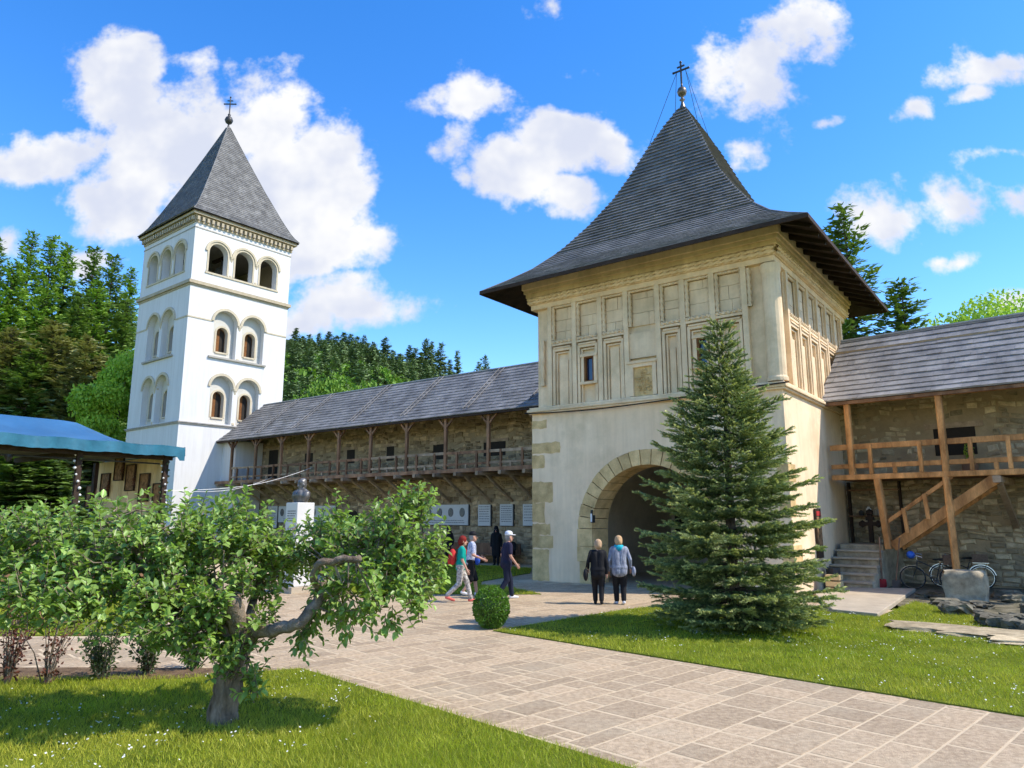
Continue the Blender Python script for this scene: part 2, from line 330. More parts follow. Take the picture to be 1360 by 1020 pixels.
# ------------------------------------------------------------------ ground
g = MB(); gx = [-1500, -60, 60, 1500]; gy = [-200, -20, 60, 2500]
g.add([(x, y, -.06) for y in gy for x in gx], [(j * 4 + i, j * 4 + i + 1, j * 4 + i + 5, j * 4 + i + 4) for j in range(3) for i in range(3)])
g.build('ground', 'lawn_soil', kind='structure')
PD = Vector((.70, -.714, 0)).normalized(); QD = Vector((.714, .70, 0)).normalized(); P0 = Vector((-.29, 14.65, 0))
z2 = lambda px, py: on_z(px, py)
G0 = Vector((0.74, 25.92, 0)); GA = R(-37)          # gate corner and bearing
def gate_w(a, b, z=0): return G0 + Vector((a * math.cos(GA) - b * math.sin(GA), a * math.sin(GA) + b * math.cos(GA), z))
lo0 = Vector((-3.07, 11.02, 0))
LAWN_R = [z2(655, 839), z2(823, 812), z2(885, 804.5), z2(1000, 804), z2(1075, 807), z2(1106, 815), z2(1166, 821), z2(1216, 800), z2(1262, 812), z2(1330, 832), z2(1500, 880), P0 + PD * 12, ]
LAWN_L = [lo0, lo0 + PD * 14, Vector((2, -4, 0)), Vector((-14, -4, 0)), Vector((-14, 10.2, 0)), Vector((-9, 10.15, 0)), Vector((-4.6, 10.45, 0))]
LAWN_C = [Vector((-7.2, 14.0, 0)), Vector((-30, 13.6, 0)), Vector((-34, 30, 0)), Vector((-14, 30, 0)), Vector((-7.8, 20.5, 0))]
LAWN_A = [z2(470, 790), z2(632, 790), z2(640, 773), z2(704, 762), z2(706, 755), z2(591, 749), z2(440, 748)]
LAWN_B = [z2(628, 791), z2(719, 790), z2(664, 778), z2(634, 778)]
PAVE = [Vector((-20, 10.6, 0)), Vector((-6, 10.6, 0)), lo0 - QD * 1.3, lo0 - QD * 1.3 + PD * 14, P0 + PD * 13, Vector((9.5, 16.5, 0)), gate_w(9.4, -.1), gate_w(0, 0), gate_w(-.2, 6.9), gate_w(-14, 6.9), Vector((-16, 34, 0)), Vector((-9, 21, 0)), Vector((-7.0, 14.2, 0)), Vector((-20, 13.9, 0))]
path = sheet('courtyard_path', PAVE, 0.006, 'paver_joint')
sheet('passage_floor', [gate_w(1.35, -.05), gate_w(7.3, -.05), gate_w(7.3, 8.4), gate_w(1.35, 8.4)], .012, 'paver')
for nm, pl in (('lawn', LAWN_R), ('lawn', LAWN_L), ('lawn', LAWN_C), ('lawn', LAWN_A), ('lawn', LAWN_B)):
    b = MB(); n = len(pl); b.add([(p.x, p.y, .028) for p in pl] + [(p.x, p.y, -.05) for p in pl], [tuple(range(n))] + [(i, (i + 1) % n, n + (i + 1) % n, n + i) for i in range(n)])
    b.build(nm, 'lawn_soil', kind='structure')
sheet('flower_bed', [Vector((-14, 10.0, 0)), Vector((-4.55, 10.3, 0)), Vector((-3.35, 10.95, 0)), Vector((-6, 11.05, 0)), Vector((-14, 10.95, 0))], .034, 'soil')
sheet('rough_ground', [z2(1195, 806), z2(1240, 822), z2(1345, 842), z2(1500, 890), Vector((22, 11, 0)), Vector((26, 22, 0)), gate_w(12, 12), gate_w(8.9, 6)], .014, 'rough_ground')
# pavers: random ashlar rows laid across the path
def make_pavers():
    out = []
    def row_fill(s0, w, t0, t1):
        t = t0 - random.random() * .5
        while t < t1:
            l = random.choice([.34, .45, .55, .7, .85, 1.0]) * random.uniform(.9, 1.1)
            if w > .48 and random.random() < .3:
                h = w * random.uniform(.42, .58); out.append((s0, s0 + h, t, t + l)); out.append((s0 + h, s0 + w, t, t + l * random.choice([.45, .6])))
                k = out[-1]; out.append((s0 + h, s0 + w, k[3], t + l))
            else: out.append((s0, s0 + w, t, t + l))
            t += l
    s = -16.0
    while s < 13.5:
        w = random.choice([.26, .34, .42, .52, .6]); row_fill(s, w, -14, 12); s += w
    near, far = [], []
    for (a, b, c, d) in out:
        if b - a < .1 or d - c < .1: continue
        cs = [P0 + PD * u + QD * w for u, w in ((a, c), (b, c), (b, d), (a, d))]
        m = sum(cs, Vector()) / 4
        if m.y < 3 or m.y > 32 or abs(m.x) > m.y * .76 + .6: continue
        if not inside(m, PAVE) or not all(inside(k + (m - k) * .06, PAVE) for k in cs): continue
        if any(all(inside(k, L) for k in cs + [m]) for L in (LAWN_R, LAWN_L, LAWN_A, LAWN_B, LAWN_C)): continue
        e = .0145; ctr = m
        pp = []
        for k in cs:
            q = k - ctr; pp.append(ctr + Vector((0, 0, 0)) + PD * (q.dot(PD) - math.copysign(e, q.dot(PD))) + QD * (q.dot(QD) - math.copysign(e * 1.9, q.dot(QD))))
        (near if m.y < 17.5 else far).append((m.length, pp))
    near.sort(key=lambda t: t[0])
    far += near[300:]; near = near[:300]
    def slab(B, pp, org):
        h = random.uniform(.0085, .0105); c = sum(pp, Vector()) / 4
        rim = [k - org for k in pp]; top = [k - org + (c - k).normalized() * .012 for k in pp]
        tl = [random.uniform(-.0005, .0005) for _ in range(4)]
        B.add([(k.x, k.y, 0.001) for k in rim] + [(k.x, k.y, h - .0015) for k in rim] + [(k.x, k.y, h + tl[i]) for i, k in enumerate(top)],
              [(0, 1, 5, 4), (1, 2, 6, 5), (2, 3, 7, 6), (3, 0, 4, 7), (4, 5, 9, 8), (5, 6, 10, 9), (6, 7, 11, 10), (7, 4, 8, 11), (8, 9, 10, 11)])
    for _, pp in near:
        B = MB(); c = sum(pp, Vector()) / 4; slab(B, pp, c); o = B.build('paving_stone', 'paver', path); o.location = (c.x, c.y, 0)
    B = MB()
    for _, pp in far: slab(B, pp, Vector())
    B.build('far_paving', 'paver', path, kind='stuff')
make_pavers()
# ------------------------------------------------------------------ relief and roof helpers
def rope(B, p, q, r=.05, pitch=.16, n=8, step=.03, lobes=3, mi=0):
    p, q = Vector(p), Vector(q); d = q - p; L = d.length; d.normalize(); a = d.cross(Vector((0, 0, 1)))
    if a.length < 1e-3: a = Vector((1, 0, 0))
    a.normalize(); b = d.cross(a); k = max(2, int(L / step)); vs = []
    for i in range(k + 1):
        for j in range(n):
            t = 2 * math.pi * j / n; rr = r * (1 + .38 * math.cos(lobes * (t + 2 * math.pi * i * L / k / (pitch * lobes))))
            vs.append(p + d * (L * i / k) + (a * math.cos(t) + b * math.sin(t)) * rr)
    B.add(vs, [(i * n + j, i * n + (j + 1) % n, (i + 1) * n + (j + 1) % n, (i + 1) * n + j) for i in range(k) for j in range(n)], mi)
def hip_roof(parent, cx, cy, prof, pitch, mat_name, each=True, sw=.17, lift=.022, name='shingle_row', flare=False):
    """square roof clad in lapped shingle rows; prof = [(half side, z)] from eave to top"""
    seg = [0]
    for (h0, z0), (h1, z1) in zip(prof, prof[1:]): seg.append(seg[-1] + math.hypot(h1 - h0, z1 - z0))
    def at(s):
        s = min(max(s, 0), seg[-1])
        for i in range(len(seg) - 1):
            if s <= seg[i + 1] + 1e-9:
                t = (s - seg[i]) / (seg[i + 1] - seg[i]); return (prof[i][0] + t * (prof[i + 1][0] - prof[i][0]), prof[i][1] + t * (prof[i + 1][1] - prof[i][1]))
        return prof[-1]
    B = MB(); s = 0.0
    while s < seg[-1] - .02:
        pc = pitch(s / seg[-1]); h0, z0 = at(s); h1, z1 = at(s + pc * 1.12)
        nx, nz = (z1 - z0), (h0 - h1); ln = math.hypot(nx, nz); nx /= ln; nz /= ln      # outward normal of the slope
        for k in range(4):
            ca, sa = [(0, -1), (1, 0), (0, 1), (-1, 0)][k]; tx, ty = -sa, ca
            n = max(1, int(2 * h0 / sw)); cuts = [-1 + 2 * (i + (random.uniform(-.25, .25) if 0 < i < n else 0)) / n for i in range(n + 1)]
            for u0, u1 in zip(cuts, cuts[1:]):
                th = lift * random.uniform(.88, 1.14) * (.5 if flare and s < seg[-1] * .26 else 1); dz = random.uniform(-.004, .004)
                def pt(u, h, z, o): hh = h + nx * o; return (cx + ca * hh + tx * u * hh, cy + sa * hh + ty * u * hh, z + nz * o)
                a, b = pt(u0, h0, z0 + dz, th), pt(u1, h0, z0 + dz, th); c, d = pt(u1, h1, z1, .004), pt(u0, h1, z1, .004); e, f = pt(u0, h0, z0 + dz, -.01), pt(u1, h0, z0 + dz, -.01)
                B.add([a, b, c, d, e, f], [(0, 1, 2, 3), (4, 5, 1, 0)])
        if each: B.build(name, mat_name, parent); B = MB()
        s += pc
    if not each: B.build(name, mat_name, parent, kind='stuff')
    C = MB(); ks = [at(seg[-1] * i / 24) for i in range(25)]                     # boarding under the shingles
    for k in range(4):
        ca, sa = [(0, -1), (1, 0), (0, 1), (-1, 0)][k]; tx, ty = -sa, ca
        vs = []
        for h, z in ks: vs += [(cx + ca * h - tx * h, cy + sa * h - ty * h, z - .09), (cx + ca * h + tx * h, cy + sa * h + ty * h, z - .09)]
        C.add(vs, [(2 * i, 2 * i + 1, 2 * i + 3, 2 * i + 2) for i in range(24)])
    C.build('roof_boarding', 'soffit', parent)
    H = MB()                                                                      # hip ridges
    for sx, sy in ((-1, -1), (1, -1), (1, 1), (-1, 1)):
        H.tube([(cx + sx * h, cy + sy * h, z + .02) for h, z in ks], .035, 5)
    H.build('hip_ridge', mat_name, parent)
def slope_roof(parent, x0, x1, prof, pitch, mat_name, sw=.2, lift=.03):
    """single slope roof along x; prof = [(y, z)] from eave to ridge, clad in lapped rows"""
    seg = [0]
    for (a, b), (c, d) in zip(prof, prof[1:]): seg.append(seg[-1] + math.hypot(c - a, d - b))
    def at(s):
        s = min(max(s, 0), seg[-1])
        for i in range(len(seg) - 1):
            if s <= seg[i + 1] + 1e-9:
                t = (s - seg[i]) / (seg[i + 1] - seg[i]); return (prof[i][0] + t * (prof[i + 1][0] - prof[i][0]), prof[i][1] + t * (prof[i + 1][1] - prof[i][1]))
        return prof[-1]
    s = 0.0
    while s < seg[-1] - .05:
        B = MB(); pc = pitch * random.uniform(.93, 1.07); y0, z0 = at(s); y1, z1 = at(s + pc * 1.15); l = math.hypot(y1 - y0, z1 - z0); ny, nz = -(z1 - z0) / l, (y1 - y0) / l
        x = x0
        while x < x1:
            w = min(sw * random.uniform(.6, 1.4), x1 - x); th = lift * random.uniform(.86, 1.16); dz = random.uniform(-.005, .005)
            B.add([(x, y0 + ny * th, z0 + nz * th + dz), (x + w, y0 + ny * th, z0 + nz * th + dz), (x + w, y1 + ny * .004, z1 + nz * .004), (x, y1 + ny * .004, z1 + nz * .004), (x, y0, z0 - .012), (x + w, y0, z0 - .012)], [(0, 1, 2, 3), (4, 5, 1, 0)])
            x += w
        B.build('shingle_row', mat_name, parent); s += pc
    C = MB(); k = len(prof); C.add([(x, y, z - .03) for y, z in prof for x in (x0, x1)], [(2 * i, 2 * i + 1, 2 * i + 3, 2 * i + 2) for i in range(k - 1)]); C.build('roof_boarding', 'soffit', parent)
    return at, seg[-1]
def stone_wall(x0, x1, z0, z1, y, holes=(), rows=(.12, .26), widths=(.2, .55), gap=.025, proud=.035, keep=1.0):
    """list of rubble stones laid in rows on the face y (proud towards -y)"""
    out = []; z = z0
    while z < z1:
        h = min(random.uniform(*rows), z1 - z)
        if h < .05: break
        x = x0
        while x < x1:
            w = min(random.uniform(*widths), x1 - x)
            if w > .06 and random.random() < keep and not any(x < c1 and x + w > c0 and z < d1 and z + h > d0 for c0, c1, d0, d1 in holes): out.append((x + gap / 2, x + w - gap / 2, z + gap / 2, z + h - gap / 2, y - proud * random.uniform(.4, 1.5)))
            x += w
        z += h
    return out
def stone_mesh(B, st, y):
    x0, x1, z0, z1, yf = st; j = lambda: random.uniform(-.03, .03); w, h = x1 - x0, z1 - z0; wz = lambda x, z: z + .055 * math.sin(1.9 * x + 1.1 * z) + .03 * math.sin(5.3 * x + 2.0); i = min(.03, h * .22, w * .22)
    bk = [(x0 + j(), y, wz(x0, z0) + j()), (x1 + j(), y, wz(x1, z0) + j()), (x1 + j(), y, wz(x1, z1) + j()), (x0 + j(), y, wz(x0, z1) + j())]
    fr = [(bk[k][0] + (i if k in (0, 3) else -i), yf + random.uniform(-.012, .012), bk[k][2] + (i if k < 2 else -i)) for k in range(4)]
    B.add(bk + fr, [(0, 1, 5, 4), (1, 2, 6, 5), (2, 3, 7, 6), (3, 0, 4, 7), (4, 5, 6, 7)])
def arch_pts(cx, zs, r, n=20, a0=math.pi, a1=0.0, rz=None): return [(cx + r * math.cos(a0 + (a1 - a0) * i / n), zs + (rz or r) * math.sin(a0 + (a1 - a0) * i / n)) for i in range(n + 1)]
# ------------------------------------------------------------------ gate tower
S = 8.95
gate = thing('gate_tower', 'square cream stone gate tower with arched passage and tall dark bell-shaped shingle roof', 'tower', G0, GA)
FR = lambda t, d, z: (t, d, z)                 # front face: along t, depth d
SD = lambda t, d, z: (S - d, t, z)             # right side face
AC, AZ, RO, RI = 4.5, 1.8, 2.56, 2.06
b = MB(); DEP = 1.1
b.prism([(0, 0)] + [(AC - RO, 0)] + arch_pts(AC, AZ, RO, 28) + [(AC + RO, 0), (S, 0), (S, 5.86), (0, 5.86)], 0, DEP)
b.box(0, DEP, 0, 1.3, S, 5.86); b.box(S - 1.6, DEP, 0, S, S, 5.86)
b.build('lower_wall', 'gate_plaster', gate)
b = MB()                                                                   # vaulted passage
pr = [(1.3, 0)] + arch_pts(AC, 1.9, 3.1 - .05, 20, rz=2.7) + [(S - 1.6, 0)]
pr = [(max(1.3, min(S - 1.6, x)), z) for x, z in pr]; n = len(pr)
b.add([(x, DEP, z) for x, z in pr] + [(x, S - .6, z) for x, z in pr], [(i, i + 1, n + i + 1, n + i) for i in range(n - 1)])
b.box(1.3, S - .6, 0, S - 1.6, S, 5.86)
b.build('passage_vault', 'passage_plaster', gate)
b = MB(); b.box(3.1, S - .66, 0, 5.9, S - .6, 3.2); b.build('back_door', 'dark_wood', gate)
b = MB(); b.prism(arch_pts(2.0 + .0, 2.2, .35, 8) + [(2.35, 1.2), (1.65, 1.2)], S - .64, S - .6); b.build('wall_niche', 'dark_void', gate)
# arch ring, stone by stone
k = 19
for i in range(k):
    a0, a1 = math.pi * (1 - i / k) - .006, math.pi * (1 - (i + 1) / k) + .006; B = MB(); pts = []
    ro = RO + random.uniform(-.02, .05); pf = random.uniform(.012, .03)
    poly = [(AC + ro * math.cos(a0 + (a1 - a0) * j / 3), AZ + ro * math.sin(a0 + (a1 - a0) * j / 3)) for j in range(4)] + [(AC + RI * math.cos(a1 + (a0 - a1) * j / 3), AZ + RI * math.sin(a1 + (a0 - a1) * j / 3)) for j in range(4)]
    B.prism(poly, -pf, DEP - .05); B.build('arch_stone', 'gate_stone', gate)
for sx in (0, 1):
    z = 0.0
    for h in ((.72, .5, .58) if sx == 0 else (.6, .65, .55)):
        B = MB(); w = random.uniform(0, .1); x0, x1 = (AC - RO - w, AC - RI) if sx == 0 else (AC + RI, AC + RO + w)
        B.box(x0, -random.uniform(.012, .03), z + .006, x1, DEP - .05, z + h - .006); B.build('jamb_stone', 'gate_stone', gate); z += h
# corner stones showing through the plaster
for (x1, zl, zh) in [(.63, 5.33, 5.62), (1.18, 4.43, 4.81), (.52, 3.91, 4.37), (.86, 2.70, 3.41), (.53, 2.01, 2.68), (.74, 1.57, 1.95), (.86, 1.12, 1.55), (.69, .02, 1.08)]:
    B = MB(); j = lambda: random.uniform(-.025, .025); n = 7; top = [(x1 * i / n, zh + (j() if i else 0)) for i in range(n + 1)]; bot = [(x1 * i / n, zl + (j() if i else 0)) for i in range(n + 1)]
    B.prism([(-.012, zl)] + bot[1:] + [(x1 + j() * 2, (zl + zh) / 2)] + top[::-1][:-1] + [(-.012, zh)], -.010 - random.random() * .006, .5); B.build('corner_stone', 'gate_stone', gate)
for (x1, zl, zh) in [(.7, 3.2, 3.7), (.5, 2.2, 2.7), (.8, .9, 1.4)]:
    B = MB(); B.box(S - .3, -.012, zl, S + .012, x1, zh); B.build('corner_stone', 'gate_stone', gate)
# string course and upper storey
b = MB()
ring = lambda o, z0, z1: b.box(-o, -o, z0, S + o, S + o, z1)
ring(.10, 5.86, 5.92); ring(.15, 5.923, 6.02); ring(.08, 6.023, 6.10); b.build('string_course', 'gate_relief', gate, bevel=.02)
b = MB(); b.box(.17, .17, 6.10, S - .17, S - .17, 10.0); b.build('upper_wall', 'gate_relief', gate)
b = MB()
for o, z0, z1 in ((.02, 9.80, 9.98), (.07, 9.983, 10.03), (.12, 10.20, 10.26), (.16, 10.263, 10.42), (.22, 10.423, 10.56), (.27, 10.563, 10.86)): ring(o, z0, z1)
ring(.06, 10.033, 10.197); b.build('cornice', 'gate_relief', gate, bevel=.015)
b = MB()
for fn in (FR, SD):
    for z, d in ((10.075, -.09), (10.185, -.12)): rope(b, fn(-.08, d, z), fn(S + .08, d, z), .07, .26, 8, .055, 2)
b.build('rope_moulding', 'gate_relief', gate, smooth=True)
# panels
def relief(fn, div, lo_special, no_rope_bays=()):
    for d in div:
        B = MB(); B.box(d - .085, -.015, 6.10, d + .085, .19, 9.80, fn=fn); B.build('pilaster', 'gate_relief', gate)
        B = MB(); rope(B, fn(d + .14, .06, 8.52), fn(d + .14, .06, 9.74), .065, .22); B.build('rope_colonette', 'gate_relief', gate, smooth=True)
        B = MB(); rope(B, fn(d - .13, .09, 8.52), fn(d - .13, .09, 9.74), .032, .15); B.build('rope_colonette', 'gate_relief', gate, smooth=True)
    for i, (a, c) in enumerate(zip(div, div[1:])):
        x0, x1 = a + .20, c - .17
        B = MB(); rope(B, fn(a + .08, .07, 9.755), fn(c - .08, .07, 9.755), .045, .15); B.build('rope_band', 'gate_relief', gate, smooth=True)
        if i not in no_rope_bays:
            B = MB(); rope(B, fn(a + .08, .03, 8.44), fn(c - .08, .03, 8.44), .055, .17); B.box(a + .085, .0, 8.30, c - .085, .19, 8.375, fn=fn); B.build('rope_band', 'gate_relief', gate, smooth=False)
        z = 8.53                                             # ashlar in the upper panel
        while z < 9.66:
            h = min(random.uniform(.28, .5), 9.70 - z); x = x0
            if 9.70 - z - h < .15: h = 9.70 - z
            while x < x1 - .02:
                w = min(random.uniform(.3, .75), x1 - x)
                if x1 - x - w < .15: w = x1 - x
                B = MB(); B.box(x + .006, .125 + random.uniform(-.008, .006), z + .006, x + w - .006, .19, z + h - .006, fn=fn); B.build('ashlar_block', 'gate_relief', gate); x += w
            z += h
        sp = lo_special.get(i)
        if sp == 'plain':
            B = MB(); B.box(a + .09, .06, 7.42, c - .09, .19, 8.28, fn=fn); B.build('plain_slab', 'gate_relief', gate); continue
        def frame(fx0, fx1, fz0, fz1, w, d0, d1):
            B = MB(); B.box(fx0, d0, fz0, fx0 + w, d1, fz1, fn=fn); B.box(fx1 - w, d0, fz0, fx1, d1, fz1, fn=fn); B.box(fx0 + w, d0, fz1 - w, fx1 - w, d1, fz1, fn=fn); return B
        fx0, fx1 = a + .12, c - .12
        B = frame(fx0, fx1, 6.12, 8.18, .09, .012, .19); B.build('panel_frame', 'gate_relief', gate)
        B = frame(fx0 + .12, fx1 - .12, 6.12, 8.05, .05, .075, .19); B.box(fx0 + .05, -.02, 8.185, fx1 - .05, .19, 8.24, fn=fn); B.build('panel_frame', 'gate_relief', gate)
        if sp is None:
            B = MB(); B.box(fx0 + .22, .11, 6.12, fx1 - .22, .19, random.choice([7.6, 7.75, 7.9]), fn=fn); B.build('panel_slab', 'gate_relief', gate)
front_div = [.80, 1.85, 2.90, 3.92, 5.10, 5.98, 6.98, 8.0]
relief(FR, front_div, {1: 'win', 3: 'plain', 5: 'win'}, (3,))
relief(SD, [1.2, 2.4, 3.55, 4.75, 5.95, 7.2, 8.3], {})
for fn, t, za, zb in ((FR, .42, 6.9, 8.6),): b = MB(); rope(b, fn(t, .12, za), fn(t, .12, zb), .075, .5, 10, .05, 3); b.build('corner_column', 'gate_relief', gate, smooth=True)
b = MB(); b.lathe([(.31, 0), (.31, .10), (.275, .16), (.27, 3.3), (.30, 3.42), (.30, 3.62)], (S - .16, .16, 6.12), 18); b.build('corner_column', 'gate_relief', gate, smooth=False)
def gate_window(fn, x0, x1, z0, z1, inner=.05):
    w = MB()
    w.box(x0 - .13, -.02, z0 - .03, x0 - .02, .18, z1 + .1, fn=fn); w.box(x1 + .02, -.02, z0 - .03, x1 + .13, .18, z1 + .1, fn=fn)
    w.box(x0 - .16, -.045, z1 + .103, x1 + .16, .18, z1 + .2, fn=fn); w.box(x0 - .16, -.05, z0 - .12, x1 + .16, .18, z0 - .033, fn=fn)
    o = w.build('window', 'gate_relief', gate)
    f = MB(); t = .045
    for a, c, e, h in ((x0 - .017, x0 + t, z0 - .03, z1 + .1), (x1 - t, x1 + .017, z0 - .03, z1 + .1)): f.box(a, .0, e, c, 0.15, h, fn=fn)
    f.box(x0 + t, .0, z1 + .1 - t, x1 - t, .15, z1 + .1, fn=fn); f.box(x0 + t, .0, z0 - .03, x1 - t, .15, z0 - .03 + t, fn=fn); f.build('window_frame', 'shutter_wood', o)
    p = MB(); p.box(x0 + t, .12, z0, x1 - t, .14, z1 + .06, fn=fn); p.build('pane', 'glass', o)
gate_window(FR, 2.26, 2.62, 6.86, 7.62); gate_window(FR, 6.42, 6.82, 6.92, 7.66)
def arms():
    B = MB(); x0, x1, z0, z1 = 4.00, 4.98, 6.13, 7.22
    B.box(x0, -.02, z0, x0 + .14, .18, z1); B.box(x1 - .14, -.02, z0, x1, .18, z1); B.box(x0 + .14, -.02, z1 - .12, x1 - .14, .18, z1); B.box(x0 - .05, -.06, z1 + .003, x1 + .05, .1, z1 + .09)
    o = B.build('carved_plaque', 'gate_relief', gate)
    B = MB(); cx, cz = (x0 + x1) / 2, 6.56                      # worn foliage carving round a shield
    B.box(x0 + .14, .06, z0, x1 - .14, .18, z1 - .12)
    for i in range(70):
        a = random.uniform(0, 6.28); rr = random.uniform(.05, .34); px, pz = cx + rr * math.cos(a) * .95, cz + rr * math.sin(a) * 1.3
        if not (x0 + .17 < px < x1 - .17 and z0 + .03 < pz < z1 - .16): continue
        t = random.uniform(0, 3.14); l = random.uniform(.03, .07)
        B.tube([(px - l * math.cos(t), .055, pz - l * math.sin(t)), (px, .03, pz), (px + l * math.cos(t + .5), .055, pz + l * math.sin(t + .5))], [.012, .024, .01], 5)
    B.build('carving', 'gate_stone', o)
arms()
b = MB(); b.box(AC - RI + .004, -.1, 2.0, AC - RI + .05, .12, 2.42); o = b.build('notice_plate', 'iron', gate); b = MB(); b.box(AC - RI + .0, -.09, 2.03, AC - RI + .06, -.103, 2.3); b.build('notice_paper', 'white_thing', o)
# roof
prof = [(5.85, 10.44), (5.2, 10.86), (4.46, 11.40), (3.66, 12.20), (2.9, 13.22), (2.145, 14.43), (1.6, 15.55), (1.11, 16.68), (.6, 17.72), (.12, 18.62)]
roof = MB(); 
for k in range(4):
    ca, sa = [(0, -1), (1, 0), (0, 1), (-1, 0)][k]; tx, ty = -sa, ca; h0, h1 = 5.85, 4.70; c = S / 2
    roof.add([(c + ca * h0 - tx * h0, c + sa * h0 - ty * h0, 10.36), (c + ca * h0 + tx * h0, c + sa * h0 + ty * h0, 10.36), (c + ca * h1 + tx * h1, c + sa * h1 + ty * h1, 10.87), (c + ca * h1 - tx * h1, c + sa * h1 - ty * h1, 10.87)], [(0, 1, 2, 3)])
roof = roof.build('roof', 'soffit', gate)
hip_roof(roof, S / 2, S / 2, prof, lambda t: .17 if t < .26 else (.20 if t < .8 else .22), 'gate_shingle', each=True, sw=.2, lift=.065, flare=True)
b = MB(); h = 5.86; c = S / 2
for k in range(4):
    ca, sa = [(0, -1), (1, 0), (0, 1), (-1, 0)][k]; tx, ty = -sa, ca
    p = Vector((c + ca * h - tx * h, c + sa * h - ty * h, 10.41)); q = Vector((c + ca * h + tx * h, c + sa * h + ty * h, 10.41)); b.beam(p, q, .05, .13)
b.build('eave_board', 'dark_wood', roof)
for k in range(4):                                             # rafter feet under the eave
    ca, sa = [(0, -1), (1, 0), (0, 1), (-1, 0)][k]; tx, ty = -sa, ca
    if k != 1: continue
    for i in range(14):
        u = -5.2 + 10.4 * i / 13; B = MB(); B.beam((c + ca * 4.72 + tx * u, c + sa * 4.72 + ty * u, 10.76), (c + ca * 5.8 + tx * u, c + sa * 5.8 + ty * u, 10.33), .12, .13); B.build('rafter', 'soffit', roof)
b = MB(); b.lathe([(.20, 18.35), (.16, 18.62), (.06, 18.9), (.05, 19.0), (.12, 19.06), (.05, 19.12), (.05, 19.2), (.16, 19.28), (.20, 19.42), (.16, 19.56), (.05, 19.64), (.035, 19.75), (.03, 19.8)], (c, c, 0), 14); fin = b.build('finial', 'ball_metal', roof, smooth=True)
def cross(B, c, z0, h, w, t, ang=0.0):
    ca, sa = math.cos(ang), math.sin(ang); P = lambda u, z: (c[0] + ca * u, c[1] + sa * u, z)
    B.beam(P(0, z0), P(0, z0 + h), t, t); B.beam(P(-w / 2, z0 + h * .62), P(w / 2, z0 + h * .62), t * .98, t * .98)
    B.beam(P(-w / 4, z0 + h * .80), P(w / 4, z0 + h * .80), t * .9, t * .9)
    for u, z in ((-w / 2, z0 + h * .62), (w / 2, z0 + h * .62), (0, z0 + h)): B.lathe([(.0, -t), (t * .9, -t * .4), (t * .9, t * .4), (0, t)], P(u, z), 8)
b = MB(); cross(b, (c, c), 19.78, 1.0, .66, .06); b.build('cross', 'iron', fin)
for q in ((-1.1, -1.1), (1.1, -1.1), (.9, .9), (-.9, .9)):
    b = MB(); b.tube([(c + (.2 if q[0] > 0 else -.2), c, 20.35), (c + q[0], c + q[1], 16.75)], .010, 4); b.build('stay_wire', 'cable', fin)
cb = MB(); pts = [gate_w(-.2 + 9.4 * i / 16, -.19 - .02 * math.sin(i), 5.9 + .12 * i / 16 - .22 * math.sin(math.pi * i / 16) * (1 - i / 20)) for i in range(17)]
cb.tube(pts, .022, 5); tag(cb.build('cable', 'cable'), 'thin black cable slung along the string course of the gate tower', 'cable')
# ------------------------------------------------------------------ bell tower
KX = Vector((-20.93, 44.6, 0)); BW = 7.3
bell = thing('bell_tower', 'tall white plastered bell tower with arched windows and grey pyramid roof', 'tower', KX, R(-38.8))
FB = lambda t, d, z: (-d, t, z)                  # sunlit right face (t away from us)
FL = lambda t, d, z: (-BW + t, d, z)             # shaded left face
def facade(B, fn, x0, x1, z0, z1, ops, dep, d0=0.0):
    """wall face with arched openings (cx, half width, sill, spring) all in one band"""
    zs = min(o[2] for o in ops); zt = max(o[3] + o[1] for o in ops) + .02
    q = lambda a, c, e, h: B.add([fn(a, d0, e), fn(c, d0, e), fn(c, d0, h), fn(a, d0, h)], [(0, 1, 2, 3)])
    if zs > z0: q(x0, x1, z0, zs)
    if zt < z1: q(x0, x1, zt, z1)
    x = x0
    for cx, hw, sl_, sp in ops:
        q(x, cx - hw, zs, zt); x = cx + hw
        if sl_ > zs: q(cx - hw, cx + hw, zs, sl_)
        ap = arch_pts(cx, sp, hw, 16); pl = [(cx - hw, zt)] + ap + [(cx + hw, zt)]
        for (u0, w0), (u1, w1) in zip(ap, ap[1:]): B.add([fn(u0, d0, w0), fn(u1, d0, w1), fn(u1, d0, zt), fn(u0, d0, zt)], [(0, 1, 2, 3)])
        rim = [(cx - hw, sl_)] + ap + [(cx + hw, sl_)]; n = len(rim)
        B.add([fn(u, d0, w) for u, w in rim] + [fn(u, d0 + dep, w) for u, w in rim], [(i, (i + 1) % n, n + (i + 1) % n, n + i) for i in range(n)])
    q(x, x1, zs, zt)
def archivolt(name, fn, cx, sp, r0, r1, d0, d1, leg=0.0, parent=bell, m='white_trim'):
    B = MB(); o = arch_pts(cx, sp, r1, 18); i = arch_pts(cx, sp, r0, 18)
    if leg: o = [(cx - r1, sp - leg)] + o + [(cx + r1, sp - leg)]; i = [(cx - r0, sp - leg)] + i + [(cx + r0, sp - leg)]
    for a in range(len(o) - 1): B.add([fn(u, d, w) for d in (d0, d1) for u, w in (o[a], o[a + 1], i[a + 1], i[a])], [(0, 1, 2, 3), (0, 4, 5, 1), (2, 6, 7, 3), (7, 6, 5, 4)])
    return B.build(name, m, parent)
TOPS = [1.75, 3.65, 5.55]; MIDS = [2.62, 4.68]; LOWS = [2.68, 4.62]
